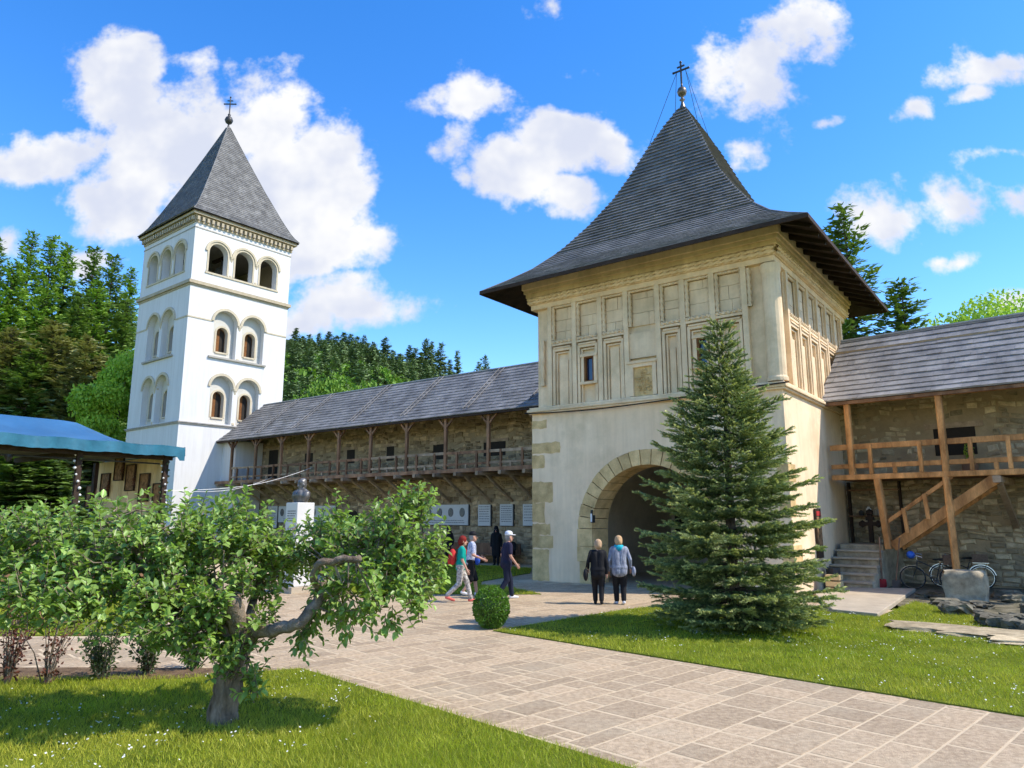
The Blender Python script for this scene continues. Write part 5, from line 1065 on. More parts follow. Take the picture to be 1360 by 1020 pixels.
# ------------------------------------------------------------------ apple tree
def apple():
    base = z2(293, 962); t = thing('apple_tree', 'low spreading apple tree with leaning trunk and dense green crown on the near lawn', 'tree', (0, 0, 0)); t.location = (base.x, base.y, 0)
    O = Vector((base.x, base.y, 0)); A = lambda px, py, Y: at_y(px, py, Y) - O
    D0 = base.y
    tr = MB()
    tp = [A(293, 968, D0), A(296, 945, D0), A(301, 915, D0), A(309, 885, D0), A(318, 858, D0 + .03), A(326, 838, D0 + .05)]
    n_ = 44; tq = []
    for i in range(4 * (len(tp) - 1) + 1): j = min(i // 4, len(tp) - 2); tq.append(tp[j].lerp(tp[j + 1], i / 4 - j))
    tq = [p + Vector((.012 * math.sin(i * 1.1), 0, 0)) for i, p in enumerate(tq)]
    tr.tube(tq, [.175 - .035 * min(1, i / 5) for i in range(len(tq))], n_)
    for i, v in enumerate(tr.v[:n_ * len(tq)]):                                # furrowed bark
        c = tq[i // n_]; a = i % n_; k = 1 + .075 * math.sin(a * 1.57 + .9 * math.sin(i // n_ * .8)) + .06 * math.sin(a * .43 + i // n_ * .3) + random.uniform(-.055, .055); tr.v[i] = tuple(c + (Vector(v) - c) * k)
    tr.build('trunk', 'bark', t, smooth=True)
    skel = []
    def limb(pts, r0, r1):
        P = [A(*p) for p in pts]; k = len(P); Q = []
        for i in range(k - 1):
            for s in range(4):
                u = s / 4; Q.append(P[i].lerp(P[i + 1], u) + Vector((random.uniform(-.018, .018), random.uniform(-.03, .03), random.uniform(-.018, .018))) * (1 if i or s else 0))
        Q.append(P[-1]); n = len(Q); rr = [r0 + (r1 - r0) * (i / (n - 1)) ** .8 for i in range(n)]
        B = MB(); B.tube(Q, rr, 9); B.build('limb', 'limb_bark', t, smooth=True); skel.extend(Q)
    limb([(318, 862, D0), (340, 836, D0 - .2), (368, 838, D0 - .45), (400, 826, D0 - .45), (424, 795, D0 - .3), (438, 755, D0), (455, 735, D0 + .1)], .085, .042)
    limb([(424, 792, D0 - .1), (416, 765, D0 - .5), (424, 748, D0 - .65), (450, 744, D0 - .7), (478, 741, D0 - .7)], .046, .034)
    limb([(438, 755, D0), (485, 730, D0 + .2), (530, 705, D0 + .2), (560, 690, D0 + .2)], .045, .012)
    limb([(430, 780, D0 - .1), (480, 765, D0 + .2), (530, 760, D0 + .2), (560, 765, D0 + .2)], .03, .008)
    limb([(322, 850, D0 - .05), (314, 818, D0 - .2), (306, 792, D0 - .35)], .115, .10)
    limb([(310, 806, D0 - .2), (262, 752, D0 + .5), (222, 708, D0 + .8), (200, 680, D0 + .9)], .055, .015)
    limb([(318, 860, D0), (275, 806, D0 - .2), (205, 762, D0 - .3), (125, 730, D0 - .2), (40, 705, D0)], .075, .012)
    limb([(316, 862, D0), (262, 815, D0 + .3), (175, 775, D0 + .5), (85, 750, D0 + .5), (0, 735, D0 + .4)], .05, .010)
    limb([(322, 850, D0), (345, 770, D0 + .8), (372, 720, D0 + 1.2), (395, 700, D0 + 1.4)], .06, .012)
    limb([(205, 762, D0 - .3), (170, 715, D0 - .2), (150, 680, D0 - .1)], .03, .008)
    limb([(125, 730, D0 - .2), (60, 725, D0 + .4), (-40, 710, D0 + .6)], .03, .008)
    blobs = [  # px, py, Y, rx, ry (px), depth m, shoots
        (30, 728, D0 - .2, 75, 55, .9, 130), (110, 722, D0 - .1, 80, 58, 1.0, 150), (190, 720, D0, 75, 60, 1.0, 150), (265, 712, D0 + .2, 65, 58, .9, 125), (320, 700, D0 + .3, 45, 48, .7, 75),
        (60, 782, D0 - .6, 85, 42, .8, 105), (150, 790, D0 - .5, 75, 48, .8, 115), (225, 800, D0 - .4, 62, 52, .7, 105), (262, 838, D0 - .2, 46, 36, .45, 46), (345, 765, D0 + .6, 44, 40, .5, 34),
        (300, 862, D0 - .3, 34, 26, .3, 26), (375, 748, D0 + .9, 42, 28, .6, 40), (425, 728, D0 + .5, 48, 38, .6, 58), (480, 725, D0 + .2, 58, 50, .7, 92), (535, 712, D0 + .2, 48, 58, .6, 92), (552, 668, D0 + .2, 26, 26, .3, 26),
        (570, 745, D0 + .1, 26, 46, .4, 34), (500, 775, D0 - .2, 58, 32, .6, 58), (550, 795, D0 - .2, 24, 28, .35, 17), (430, 805, D0 - .1, 36, 30, .4, 26), (470, 820, D0 - .3, 36, 24, .4, 17), (355, 830, D0 - .2, 28, 32, .3, 15), (405, 850, D0 - .2, 15, 20, .2, 7), (520, 825, D0 - .2, 10, 18, .2, 5),
        (-40, 740, D0, 60, 60, .9, 60), (445, 680, D0 + .3, 14, 22, .2, 7), (395, 735, D0 + .6, 40, 18, .5, 26), (340, 735, D0 + .3, 45, 40, .6, 45), (282, 800, D0 - .45, 26, 30, .25, 26), (318, 770, D0 - .35, 22, 18, .2, 10), (455, 765, D0 - .6, 34, 22, .2, 16), (338, 905, D0 - .25, 22, 22, .2, 12)]
    LP, LD, LN, LL, RR = [], [], [], [], []; tw = MB(); sk = np.array([tuple(p) for p in skel])
    for px, py, Y, rx, ry, dep, ns in blobs:
        c = A(px, py, Y); sc = Y / F_PX; ns = int(ns * 1.0)
        for _ in range(ns):
            v = Vector(rvec(1)[0]); rad = random.random() ** .42
            p = Vector((c.x + v.x * rx * sc * rad, c.y + v.y * dep * rad, c.z + v.z * ry * sc * rad))
            L = random.uniform(.16, .34) * (1.15 if v.z > .3 else 1.0)
            low = py > 800 and px > 380
            d = (Vector((v.x * .7, v.y * .7, v.z * .45 + (.55 if not low else -.6))) + Vector(rvec(1)[0]) * .45).normalized(); st = p - d * L * .6
            nl = random.randint(7, 11); prev = None; e = p + d * L * .4; bend = Vector((0, 0, random.uniform(-.06, .05)))
            mid = st.lerp(e, .5) + bend
            tw.tube([st, mid, e], [.006, .0045, .002], 3, cap=False)
            if random.random() < .22:
                q = sk[np.argmin(((sk - np.array(st)) ** 2).sum(1))]; q = Vector(q)
                if (q - st).length < .55: tw.tube([q, q.lerp(st, .5) + Vector((0, 0, random.uniform(-.03, .06))), st], [.012, .009, .006], 4, cap=False)
            tone = random.gauss(.42, .14)
            for i in range(nl):
                u = (i + .6) / nl; q = st.lerp(mid, u * 2) if u < .5 else mid.lerp(e, u * 2 - 1); a = i * 2.4 + random.random()
                s1 = d.cross(Vector((0, 0, 1))); s1 = s1.normalized() if s1.length > .1 else Vector((1, 0, 0)); s2 = d.cross(s1)
                out = s1 * math.cos(a) + s2 * math.sin(a); ld = (out + d * (.35 + .6 * u) + Vector((0, 0, -.22 if not low else -.5))).normalized(); nn = (Vector((0, 0, 1)) + out * .25 + d * .3 + Vector(rvec(1)[0]) * .5)
                LP.append(q); LD.append(ld); LN.append(nn); LL.append(random.uniform(.065, .12) * (1.0 if u < .85 else .7)); RR.append(min(1, max(0, tone + (.28 if u > .75 else 0) + random.gauss(0, .13))))
    tw.build('twigs', 'limb_bark', t, kind='stuff')
    P = np.array([tuple(p) for p in LP]); V, F = leaf_np(P, np.array([tuple(p) for p in LD]), np.array([tuple(p) for p in LN]), LL, np.array(LL) * rng.uniform(.48, .66, len(LL)), .22)
    np_obj('crown', V, F, 'apple_leaf', t, rnd=np.repeat(RR, 2), kind='stuff')
apple()
# ------------------------------------------------------------------ spruce in front of the gate
def spruce():
    b = z2(978, 836); t = thing('spruce_tree', 'bushy conical spruce on the lawn in front of the gate tower', 'tree', (b.x, b.y, 0)); H = 6.25
    B = MB(); B.tube([(0, 0, 0), (0, 0, 2), (.03, 0, 4.5), (.02, 0, H - .1)], [.13, .10, .05, .012], 8); B.build('trunk', 'trunk_dark', t)
    P, D, U, L, T = [], [], [], [], []; tw = MB()
    z = .10; w = 0
    while z < H - .12:
        f = z / H; reach = float(np.interp(z, [0, .4, 1.5, 2.9, 3.6, 4.3, 4.9, 5.6, 6.25], [1.55, 1.72, 1.80, 1.60, 1.36, 1.0, .64, .32, .08])); nb = int(8 + 9 * (1 - f)); w += 1
        for i in range(nb):
            a = 2 * math.pi * (i + (w % 2) * .5) / nb + random.uniform(-.2, .2); Lb = reach * random.uniform(.55, 1.08) * (1.12 if random.random() < .14 else 1); ca, sa = math.cos(a), math.sin(a)
            droop = (-.28 * (1 - f) + .55 * f * f) ; ns = max(3, int(Lb / .075)); pts = []
            for k in range(ns + 1):
                u = k / ns; r = Lb * u; pts.append(Vector((ca * r, sa * r, z + r * droop + .22 * Lb * u * u + random.uniform(-.01, .01))))
            tw.tube(pts[::2] + ([pts[-1]] if ns % 2 else []), [max(.003, .018 * (1 - j / (len(pts[::2]) + 1)) * (1 - f * .6)) for j in range(len(pts[::2]) + (1 if ns % 2 else 0))], 4, cap=False)
            for k in range(max(1, int(ns * .22)), ns + 1):
                u = k / ns; dr = (pts[k] - pts[k - 1]).normalized(); sd = dr.cross(Vector((0, 0, 1))).normalized()
                for s in ((-1, 1) if k < ns else (0,)):
                    l = (.20 + .28 * (1 - u) * min(1, Lb)) * random.uniform(.7, 1.25); dd = (dr * (.75 if s else 1) + sd * s * .8 + Vector((0, 0, random.uniform(-.22, .10)))).normalized()
                    P.append(pts[k]); D.append(dd); U.append((dr.cross(sd) * -1) if s else sd); L.append(l if s else .16); T.append(u)
                    if l > .2 and s:
                        for m in (.3, .5, .7, .88): P.append(pts[k] + dd * l * m); D.append((dd + dr * .6 + Vector((0, 0, random.uniform(-.3, .2)))).normalized()); U.append(sd); L.append(l * .42); T.append(u * .55 + m * .45)
        z += random.uniform(.20, .26)
    tw.build('branches', 'trunk_dark', t, kind='stuff')
    P = np.array([tuple(p) for p in P]); D = np.array([tuple(p) for p in D]); L = np.array(L); T = np.array(T); n = len(P); k = 12
    # each twig carries k paired needles as slim blades
    s = np.tile(np.linspace(.03, 1, k), n); base = np.repeat(P, k, 0) + np.repeat(D * L[:, None], k, 0) * s[:, None]; dd = np.repeat(D, k, 0)
    rv = rvec(n * k); rv[:, 2] = np.abs(rv[:, 2]) * .8 - .1; side = np.cross(dd, rv); side /= np.linalg.norm(side, axis=1, keepdims=True) + 1e-9
    nd = side * .8 + dd * .75; nd /= np.linalg.norm(nd, axis=1, keepdims=True); ln = rng.uniform(.034, .052, n * k)[:, None]; wd = np.cross(nd, rv); wd /= np.linalg.norm(wd, axis=1, keepdims=True) + 1e-9; wd *= .012
    V = np.stack([base - dd * .014 - side * 0, base + nd * ln - wd * .3, base + dd * .018 + wd, base - nd * ln * np.array([[1, 1, .6]]) * .8 + dd * ln * .9], 1).reshape(-1, 3)
    q = np.arange(n * k)[:, None] * 4; F = np.concatenate([q + np.array([[0, 1, 2]]), q + np.array([[0, 2, 3]])], 1).reshape(-1, 3)
    tone = np.repeat(T, k) * s; tone = np.clip((tone - .30) * 1.7, 0, 1) * np.repeat(rng.random(n) ** .7, k)
    np_obj('crown', V, F, 'spruce_needle', t, rnd=np.repeat(tone, 2), kind='stuff')
spruce()
# ------------------------------------------------------------------ clipped box ball, rose bushes
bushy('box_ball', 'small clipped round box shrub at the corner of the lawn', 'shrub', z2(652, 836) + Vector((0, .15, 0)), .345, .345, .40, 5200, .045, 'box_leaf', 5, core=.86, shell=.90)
def rose(label, px, py, w, h, n, m, lf, seed):
    p = z2(px, py); t = thing('rose_bush', label, 'bush', (p.x, p.y, .03), 0, 'bushes in the flower bed'); B = MB(); P, D, N_ = [], [], []
    ns = int(9 + w * 10)
    for i in range(ns):
        a = random.uniform(0, 6.28); k = random.random() ** .6; tip = Vector((w * .5 * k * math.cos(a), .35 * k * math.sin(a), h * random.uniform(.6, 1.05))); mid = Vector((tip.x * .45, tip.y * .45, tip.z * .55)); pts = [Vector((tip.x * .12, tip.y * .12, 0)), mid, tip]; B.tube(pts, [.010, .007, .003], 4, cap=False)
        for j in range(n):
            u = random.uniform(.12, 1); q = pts[0].lerp(mid, u * 2) if u < .5 else mid.lerp(tip, u * 2 - 1); v = rvec(1)[0]; P.append(tuple(q + Vector(v) * random.uniform(.01, .09))); D.append(v + np.array([0, 0, .1])); N_.append(rvec(1, .6)[0])
    B.build('stems', 'limb_bark', t, kind='stuff'); V, F = leaf_np(np.array(P), np.array(D), np.array(N_), lf * rng.uniform(.7, 1.3, len(P)), lf * .6 * rng.uniform(.8, 1.2, len(P))); np_obj('foliage', V, F, m, t, rnd=np.repeat(rng.random(len(P)), 2), kind='stuff')
rose('sparse rose bush with reddish young leaves at the end of the flower bed', 8, 912, .75, 1.05, 26, 'rose_red_leaf', .055, 1)
rose('thin open rose bush with bare reddish stems next to the reddish one', 60, 912, .8, 1.0, 13, 'rose_red_leaf', .05, 2)
rose('dense dark leafed rose bush in the middle of the flower bed', 135, 905, .85, .75, 55, 'rose_leaf', .05, 3)
rose('dark leafed rose bush with pale highlights right of the densest one', 195, 898, .7, .65, 45, 'rose_leaf', .05, 4)
rose('low dark rose bush next to the apple tree trunk', 258, 890, .55, .5, 40, 'rose_leaf', .05, 5)
# ------------------------------------------------------------------ background trees
def conifer_data(H, Rb, seed, open_=.0, tiers=.55, droop=-.25, leaf=.5):
    """tiers of limbs carrying many small sprays"""
    r_ = random.Random(seed); rg_ = np.random.default_rng(seed); V, F, T = [], [], []; o = 0; z = H * (.10 + open_ * .25); tb = MB()
    while z < H * .985:
        f = (z - H * .08) / (H * .92); reach = Rb * (1 - f) ** .66 + .25; nb = max(5, int(6 + 6 * (1 - f)))
        for i in range(nb):
            if r_.random() < open_ * .35: continue
            a = r_.uniform(0, 6.28); Lb = reach * r_.uniform(.55, 1.12); ca, sa = math.cos(a), math.sin(a); dp = droop * (1 - f) + .35 * f
            k = max(7, int(Lb * 9 / leaf * 1.15)); u = rg_.random(k) ** .75; r = Lb * u
            base = np.stack([ca * r, sa * r, z + r * dp + .18 * Lb * u * u], 1) + rg_.normal(size=(k, 3)) * .20 * leaf * np.array([1, 1, .7])
            tb.tube([(0, 0, z), (ca * Lb * .6, sa * Lb * .6, z + Lb * .6 * dp + .06 * Lb)], [.05, .015], 3, cap=False)
            ang = rg_.normal(size=k) * .75 + a; d = np.stack([np.cos(ang), np.sin(ang), rg_.normal(size=k) * .25 - .30 + .5 * f], 1); l = leaf * rg_.uniform(.45, 1.1, k)[:, None] * (.6 + .4 * (1 - f)); s = np.stack([-np.sin(ang), np.cos(ang), rg_.normal(size=k) * .4], 1) * l * .27
            V.append(np.stack([base - d * l * .3, base + s + d * l * .15, base + d * l, base - s + d * l * .15 - np.array([0, 0, 1]) * l * .12], 1).reshape(-1, 3)); F.append((np.arange(k)[:, None] * 4 + np.array([[0, 1, 2, 3]])) + o); T.append(np.clip(u * .75 + rg_.normal(size=k) * .22, 0, 1)); o += 4 * k
        z += tiers * r_.uniform(.8, 1.2) * (.55 + .45 * (1 - f))
    tb.tube([(0, 0, 0), (0, 0, H * .5), (0, 0, H * .98)], [H * .012, H * .008, .02], 6)
    return np.concatenate(V), np.concatenate(F), np.concatenate(T), tb
def conifer(kind, H, Rb, seed, m, **kw):
    V, F, T, tb = conifer_data(H, Rb, seed, **kw); t = thing(kind, '-', 'tree'); c = np_obj('crown', V, F, m, t, rnd=T, kind='stuff'); tb.build('trunk', 'trunk_dark', t); return t
def leafy_data(H, Rx, seed, n, leaf, trunk=.25):
    rg_ = np.random.default_rng(seed); r_ = random.Random(seed); k = 26; C = []; P, Nn = [], []
    for i in range(k):
        v = rg_.normal(size=3); v /= np.linalg.norm(v); rr = .35 + .45 * r_.random(); C.append((v * np.array([Rx * rr, Rx * rr, H * (1 - trunk) * .5 * rr]) + np.array([0, 0, H * (trunk + (1 - trunk) * .5)]), Rx * r_.uniform(.28, .44)))
    for c, r in C:
        m = n // k; v = rg_.normal(size=(m, 3)); v /= np.linalg.norm(v, axis=1, keepdims=True); P.append(c + v * r * (rg_.random((m, 1)) ** .35) * np.array([1, 1, .8])); Nn.append(v)
    P = np.concatenate(P); Nn = np.concatenate(Nn); m = len(P); d = Nn * .5 + rg_.normal(size=(m, 3)); d[:, 2] -= .3; V, F = leaf_np(P, d, Nn + rg_.normal(size=(m, 3)) * .6, leaf * rg_.uniform(.6, 1.2, m), leaf * .6 * rg_.uniform(.7, 1.2, m)); T = np.clip(rg_.normal(.25, .25, m) + Nn[:, 2] * .25, 0, 1); tb = MB(); tb.tube([(0, 0, 0), (0.1, 0, H * .3), (0, .1, H * .6)], [H * .03, H * .022, H * .008], 8)
    for c, r in C[:10]: tb.tube([(0, 0, H * .3), tuple(Vector((0, 0, H * .35)).lerp(Vector(c), .6)), tuple(c)], [H * .014, H * .008, .03], 5)
    return V, F, np.repeat(T, 2), tb
def leafy(kind, H, Rx, seed, n, leaf, m, **kw):
    V, F, T, tb = leafy_data(H, Rx, seed, n, leaf, **kw); t = thing(kind, '-', 'tree'); np_obj('crown', V, F, m, t, rnd=T, kind='stuff'); tb.build('trunk', 'trunk_dark', t); return t
# hills: closed slopes rising behind the walls
def hill_h(x, y):
    a = 9.5 * max(0, min(1, (-x - 14 - .0 * y) / 26)) * max(0, min(1, (y - 50) / 22))
    ridge = 68 * math.exp(-((x + 110) / 150) ** 2) * max(0, min(1, (y - 120) / 180)) ** 1.1
    return a + ridge
hm = MB(); xs = [-420 + 10 * i for i in range(56)]; ys = [46 + 9 * j for j in range(42)]
hm.add([(x, y, hill_h(x, y) - .12 + 1.2 * math.sin(x * .11) * math.sin(y * .09) * min(1, hill_h(x, y) / 20)) for y in ys for x in xs], [(j * 56 + i, j * 56 + i + 1, (j + 1) * 56 + i + 1, (j + 1) * 56 + i) for j in range(41) for i in range(55)]); hm.build('hill', 'forest_floor', smooth=True, kind='structure')
protos = dict(spruce=[conifer('spruce_tree', 20, 3.1, 11, 'conifer_needle', leaf=.62, tiers=.52), conifer('spruce_tree', 22, 3.3, 12, 'conifer_needle', open_=.5, leaf=.62, tiers=.55)],
              larch=[conifer('larch_tree', 20, 2.7, 13, 'larch_needle', open_=.55, leaf=.55, tiers=.5, droop=-.1), conifer('larch_tree', 19, 3.0, 14, 'larch_needle', leaf=.6, tiers=.5)],
              fir=[conifer('fir_tree', 18, 3.8, 15, 'brown_conifer', leaf=.7, tiers=.55, droop=-.35)])
used = set()
def plant(kind, i, loc, s, label, group, rz=None):
    p = protos[kind][i % len(protos[kind])]
    o = p if p.name not in used else copy_tree(p); used.add(p.name)
    o.location = loc; o.scale = (s[0], s[0], s[1]); o.rotation_euler = (0, 0, random.uniform(0, 6.28) if rz is None else rz); tag(o, label, 'tree', group); return o
def top_at(px, py, Y, Hn):      # stand a tree on the hill so that its top reaches a seen height
    q = at_y(px, py, Y); g_ = hill_h(q.x, Y); return (q.x, Y, g_ - .2), (q.z - g_) / Hn
HT = dict(spruce=(20, 22), larch=(20, 19), fir=(18,))
for kind, i, px, py, Y, w, lab in [('larch', 0, 45, 303, 68, 1.1, 'slender larch rising highest in the wood behind the blue canopy'), ('larch', 0, 72, 308, 70, 1.1, 'slender larch beside the highest one behind the blue canopy'), ('larch', 1, 92, 318, 72, 1.0, 'narrow larch between taller ones behind the blue canopy'), ('spruce', 1, 127, 325, 70, 1.0, 'open spruce against the clouds behind the blue canopy'),
        ('spruce', 1, 152, 335, 68, 1.05, 'open spruce against the sky left of the bell tower'), ('larch', 0, 176, 352, 74, 1.0, 'larch half hidden by the shaded side of the bell tower'), ('spruce', 0, -2, 312, 70, 1.1, 'dark spruce at the far end of the wood'), ('larch', 1, 20, 345, 64, 1.15, 'broad light green larch in the front row of the wood'), ('larch', 1, 66, 372, 62, 1.1, 'light green larch below the slender pair'), ('larch', 1, 132, 370, 63, 1.05, 'light green larch in front of the open spruces'),
        ('spruce', 0, 108, 385, 61, 1.05, 'dark spruce between two light green larches'), ('spruce', 0, 170, 395, 64, 1.05, 'dark spruce beside the bell tower above the bright leafy tree'), ('fir', 0, 20, 432, 56, 1.15, 'brownish fir with hanging boughs above the canopy end'), ('fir', 0, 78, 425, 57, 1.2, 'brownish fir with hanging boughs in the middle of the wood'), ('fir', 0, 118, 445, 56, 1.1, 'brownish fir nearest the bright leafy tree'), ('spruce', 0, 45, 460, 55, 1.15, 'low dark spruce just above the blue canopy'),
        ('spruce', 0, 142, 480, 58, 1.1, 'low dark spruce beside the bright leafy tree'), ('larch', 1, -30, 380, 62, 1.1, 'light green larch at the outer end of the wood'), ('spruce', 0, -60, 330, 72, 1.1, 'tall dark spruce beyond the wood'), ('fir', 0, -40, 440, 56, 1.1, 'brownish fir at the outer end of the wood')]:
    H0 = HT[kind][i % len(HT[kind])]; loc, s = top_at(px, py, Y, H0); plant(kind, i, loc, (w, s), lab, 'trees of the wood behind the canopy')
for px, py, Y, w, lab in [(1119, 272, 46, 1.2, 'tall dark spruce rising behind the gate tower roof'), (1196, 372, 44, 1.25, 'shorter spruce with spreading boughs behind the right gallery roof')]:
    q = at_y(px, py, Y); plant('spruce', 1, (q.x, Y, -.1), (w, (q.z + .1) / 22), lab, 'spruces behind the right wall')
for px, py, Y in ((20, 600, 33), (62, 604, 34)):
    q = at_y(px, py, Y); plant('spruce', 0, (q.x, Y, -.1), (.95, (q.z + .1) / 20), ['dark spruce seen under the blue canopy, outer one', 'dark spruce seen under the blue canopy beside the plank wall'][px > 40], 'spruces under the canopy edge')
tags = [('leafy_tree', 12.5, 3.0, 31, 16000, .24, 'bright_leaf', 162, 428, 53, 'bright yellow-green leafy tree against the shaded side of the bell tower', 1), ('leafy_tree', 9.5, 5.4, 32, 16000, .36, 'far_leaf', 455, 494, 78, 'round domed green tree just above the long gallery roof', 1), ('leafy_tree', 13, 6.0, 33, 46000, .24, 'bright_leaf', 1345, 388, 42, 'bright green tree crown above the right gallery roof', 1)]
for kind, H, Rx, sd, n, lf, m, px, py, Y, lab, _ in tags:
    q = at_y(px, py, Y); o = leafy(kind, H, Rx, sd, n, lf, m, trunk=.22); base = hill_h(q.x, Y); o.location = (q.x, Y, base - .1); o.scale.z = (q.z - base) / H * 1.03; tag(o, lab, 'tree')
# far wooded ridge: trees on the skyline one by one, the slope below as one wood
def far_conifer(seed):
    V, F, T, _ = conifer_data(18, 3.6, seed, leaf=1.35, tiers=1.15); return V, F, T
FV = [far_conifer(41), far_conifer(42), far_conifer(43)]
far_protos = []
for i, (V, F, T) in enumerate(FV):
    t = thing('spruce_tree', '-', 'tree'); np_obj('crown', V, F, 'far_conifer', t, rnd=T, kind='stuff'); B = MB(); B.tube([(0, 0, 0), (0, 0, 17)], [.22, .04], 5); B.build('trunk', 'trunk_dark', t); far_protos.append(t)
protos['far'] = far_protos
def ground_hit(px, py):
    d = ray(px, py); y = 100.0
    while y < 420:
        t = y / d.y; 
        if CAM_H + d.z * t <= hill_h(d.x * t, y): return Vector((d.x * t, y, hill_h(d.x * t, y)))
        y += 2.0
    return None
sky_tops = [(394, 436), (412, 444), (424, 443), (438, 441), (448, 446), (458, 442), (466, 443), (475, 447), (484, 446), (497, 454), (512, 448), (522, 466), (545, 459), (552, 462), (566, 451), (574, 454), (586, 455), (608, 466), (636, 480), (645, 472), (403, 447), (530, 470), (560, 470), (598, 478)]
for i, (px, py) in enumerate(sky_tops):
    Y = 300 + random.uniform(-14, 14); q = at_y(px, py, Y); g_ = hill_h(q.x, Y); hgt = min(max(q.z - g_, 13), 26); plant('far', i, (q.x, Y, q.z - hgt), (random.uniform(.8, 1.15), hgt / 18), 'dark spruce standing on the skyline of the far wooded ridge', 'skyline spruces of the far ridge')
Vs, Fs, Ts, Lv, Lf, Lt = [], [], [], [], [], []; o1 = o2 = 0
LVV = [leafy_data(13, 4.8, 51 + i, 900, 1.5)[:3] for i in range(2)]
for i in range(760):
    px = random.uniform(372, 660); y = random.uniform(120, 298); x = (px - 680) / 966 * y; z = hill_h(x, y) - .4; a = random.uniform(0, 6.28); ca, sa = math.cos(a), math.sin(a); s = random.uniform(.75, 1.05); random.random()
    if z < 4 or (px > 495 and y > 235 and random.random() < .8): continue
    lim = float(np.interp(px, [372, 480, 510, 560, 620, 660], [448, 455, 468, 478, 487, 494]))
    zmax = at_y(px, lim, y).z; s = min(s, (zmax - z) / 19.5)
    if s < .4: continue
    leafy_zone = random.random() < (.66 if y < 225 else .15)
    V, F, T = (LVV[i % 2] if leafy_zone else FV[i % 3]); W_ = np.stack([(V[:, 0] * ca - V[:, 1] * sa) * s + x, (V[:, 0] * sa + V[:, 1] * ca) * s + y, V[:, 2] * s * random.uniform(.85, 1.1) + z], 1)
    tt = np.clip(T * .7 + random.uniform(-.15, .35), 0, 1)
    if leafy_zone: Lv.append(W_); Lf.append(F + o2); Lt.append(tt); o2 += len(V)
    else: Vs.append(W_); Fs.append(F + o1); Ts.append(tt); o1 += len(V)
o = np_obj('conifer_forest', np.concatenate(Vs), np.concatenate(Fs), 'far_conifer', rnd=np.concatenate(Ts), kind='stuff'); tag(o, 'dark conifer wood covering the far ridge behind the gallery roof', 'forest')
o = np_obj('broadleaf_forest', np.concatenate(Lv), np.concatenate(Lf), 'far_leaf', rnd=np.concatenate(Lt), kind='stuff'); tag(o, 'light green broadleaf wood on the lower slope behind the gallery roof', 'forest')
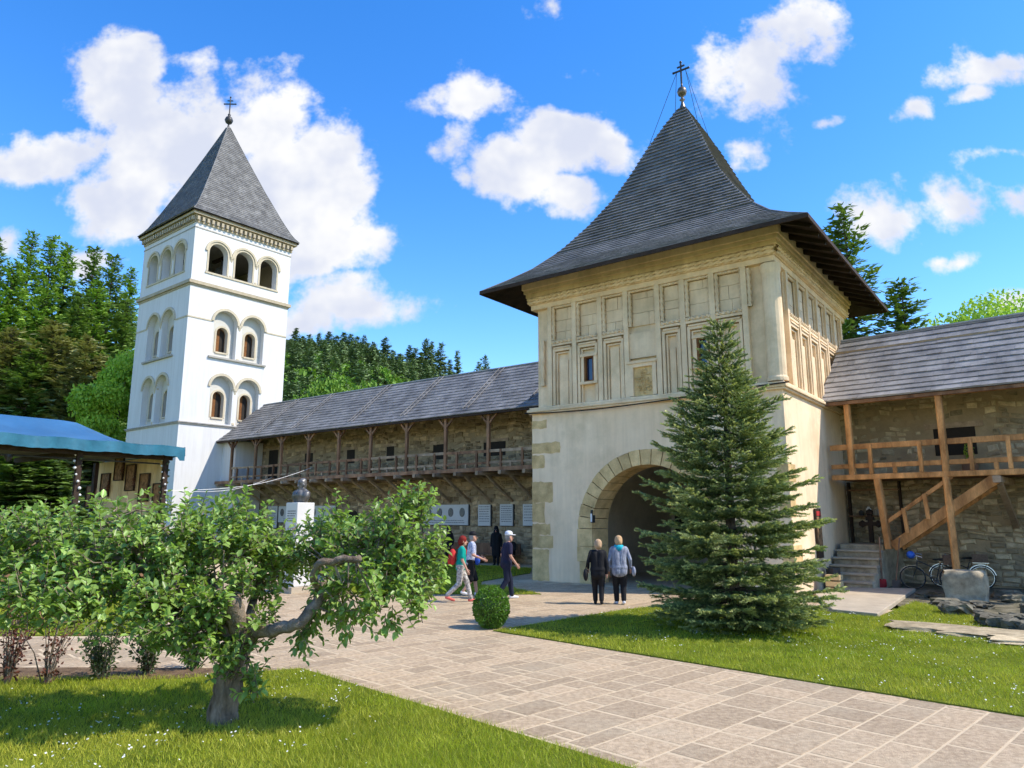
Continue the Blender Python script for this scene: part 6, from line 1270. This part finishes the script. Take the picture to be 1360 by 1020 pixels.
# ------------------------------------------------------------------ grass and daisies
def grass(poly, dens, y0, y1, hmin, hmax, wid):
    xs = [p.x for p in poly]; ys = [p.y for p in poly]; a0, a1, b0, b1 = min(xs), max(xs), max(min(ys), y0), min(max(ys), y1)
    if b1 <= b0: return None
    n = int((a1 - a0) * (b1 - b0) * dens); P = np.stack([rng.uniform(a0, a1, n), rng.uniform(b0, b1, n)], 1); P = P[np.abs(P[:, 0]) < P[:, 1] * .76 + .5]; P = P[inside_np(P, poly)]; P = P + rng.normal(0, .03, P.shape); return P, hmin, hmax, wid
def patch(P, s): return .5 + .5 * np.sin(P[:, 0] * s + 1.7 * np.sin(P[:, 1] * s * .7)) * np.cos(P[:, 1] * s * 1.1 + 1.3 * np.sin(P[:, 0] * s * .6))
GV, GF, GT = [], [], []; o1 = 0
for poly, bands in ((LAWN_L, ((2600, 4.6, 8.5, .03, .075, .0065), (1900, 8.5, 11.2, .03, .07, .008))), (LAWN_R, ((1500, 6, 12, .025, .06, .009), (900, 12, 24, .025, .06, .012))), (LAWN_A, ((350, 15, 45, .03, .07, .02),)), (LAWN_B, ((350, 15, 45, .03, .07, .02),)), (LAWN_C, ((350, 13, 30, .03, .07, .02),))):
    for dens, y0, y1, h0, h1, wid in bands:
        g_ = grass(poly, dens, y0, y1, h0, h1, wid)
        if g_ is None: continue
        P = g_[0]; n = len(P); a = rng.uniform(0, 6.28, n); l = rng.uniform(h0, h1, n) * (.7 + .6 * patch(P, 1.3)); bd = rng.normal(size=(n, 2)) * l[:, None] * .5; w = wid * rng.uniform(.6, 1.3, n)
        dx = np.stack([np.cos(a) * w / 2, np.sin(a) * w / 2], 1); z0 = np.full(n, .026)
        V = np.stack([np.c_[P - dx, z0], np.c_[P + dx, z0], np.c_[P + bd, z0 + l]], 1).reshape(-1, 3); GV.append(V); GF.append(np.arange(n)[:, None] * 3 + np.array([[0, 1, 2]]) + o1); GT.append(np.clip(.35 * patch(P, .55) + .25 * patch(P + 3, 2.3) + rng.normal(0, .16, n), 0, 1)); o1 += 3 * n
o = np_obj('grass', np.concatenate(GV), np.concatenate(GF), 'grass', rnd=np.concatenate(GT), kind='stuff'); tag(o, 'short green grass growing on the courtyard lawns', 'grass')
DP = []
for poly, n in ((LAWN_L, 11000), (LAWN_R, 9000)):
    xs = [p.x for p in poly]; ys = [p.y for p in poly]; P = np.stack([rng.uniform(min(xs), max(xs), n), rng.uniform(max(4, min(ys)), max(ys), n)], 1); P = P[inside_np(P, poly) & (np.abs(P[:, 0]) < P[:, 1] * .76 + .5)]; k = patch(P, .9) * patch(P + 7, 2.1); P = P[rng.random(len(P)) < np.clip(k * 1.1 - .12, 0, 1)]; DP.append(P)
P = np.concatenate(DP); n = len(P); r = rng.uniform(.006, .013, n); z = rng.uniform(.055, .085, n); q = np.arange(6) * 1.0472
V = np.concatenate([np.stack([P[:, :1] + r[:, None] * np.cos(q), P[:, 1:] + r[:, None] * np.sin(q), z[:, None] + r[:, None] * .5 * np.sin(q + P[:, :1] * 9)], 2).reshape(-1, 3)]); F = np.arange(n * 6).reshape(-1, 6)
o = np_obj('daisies', V, F, 'daisy', kind='stuff'); tag(o, 'scattered small white daisies in the lawn grass', 'flowers')
SC.cycles.max_bounces = 6; SC.cycles.diffuse_bounces = 3; SC.cycles.glossy_bounces = 2; SC.cycles.transmission_bounces = 2; SC.cycles.transparent_max_bounces = 4
SC.cycles.use_adaptive_sampling = True; SC.cycles.adaptive_threshold = .02
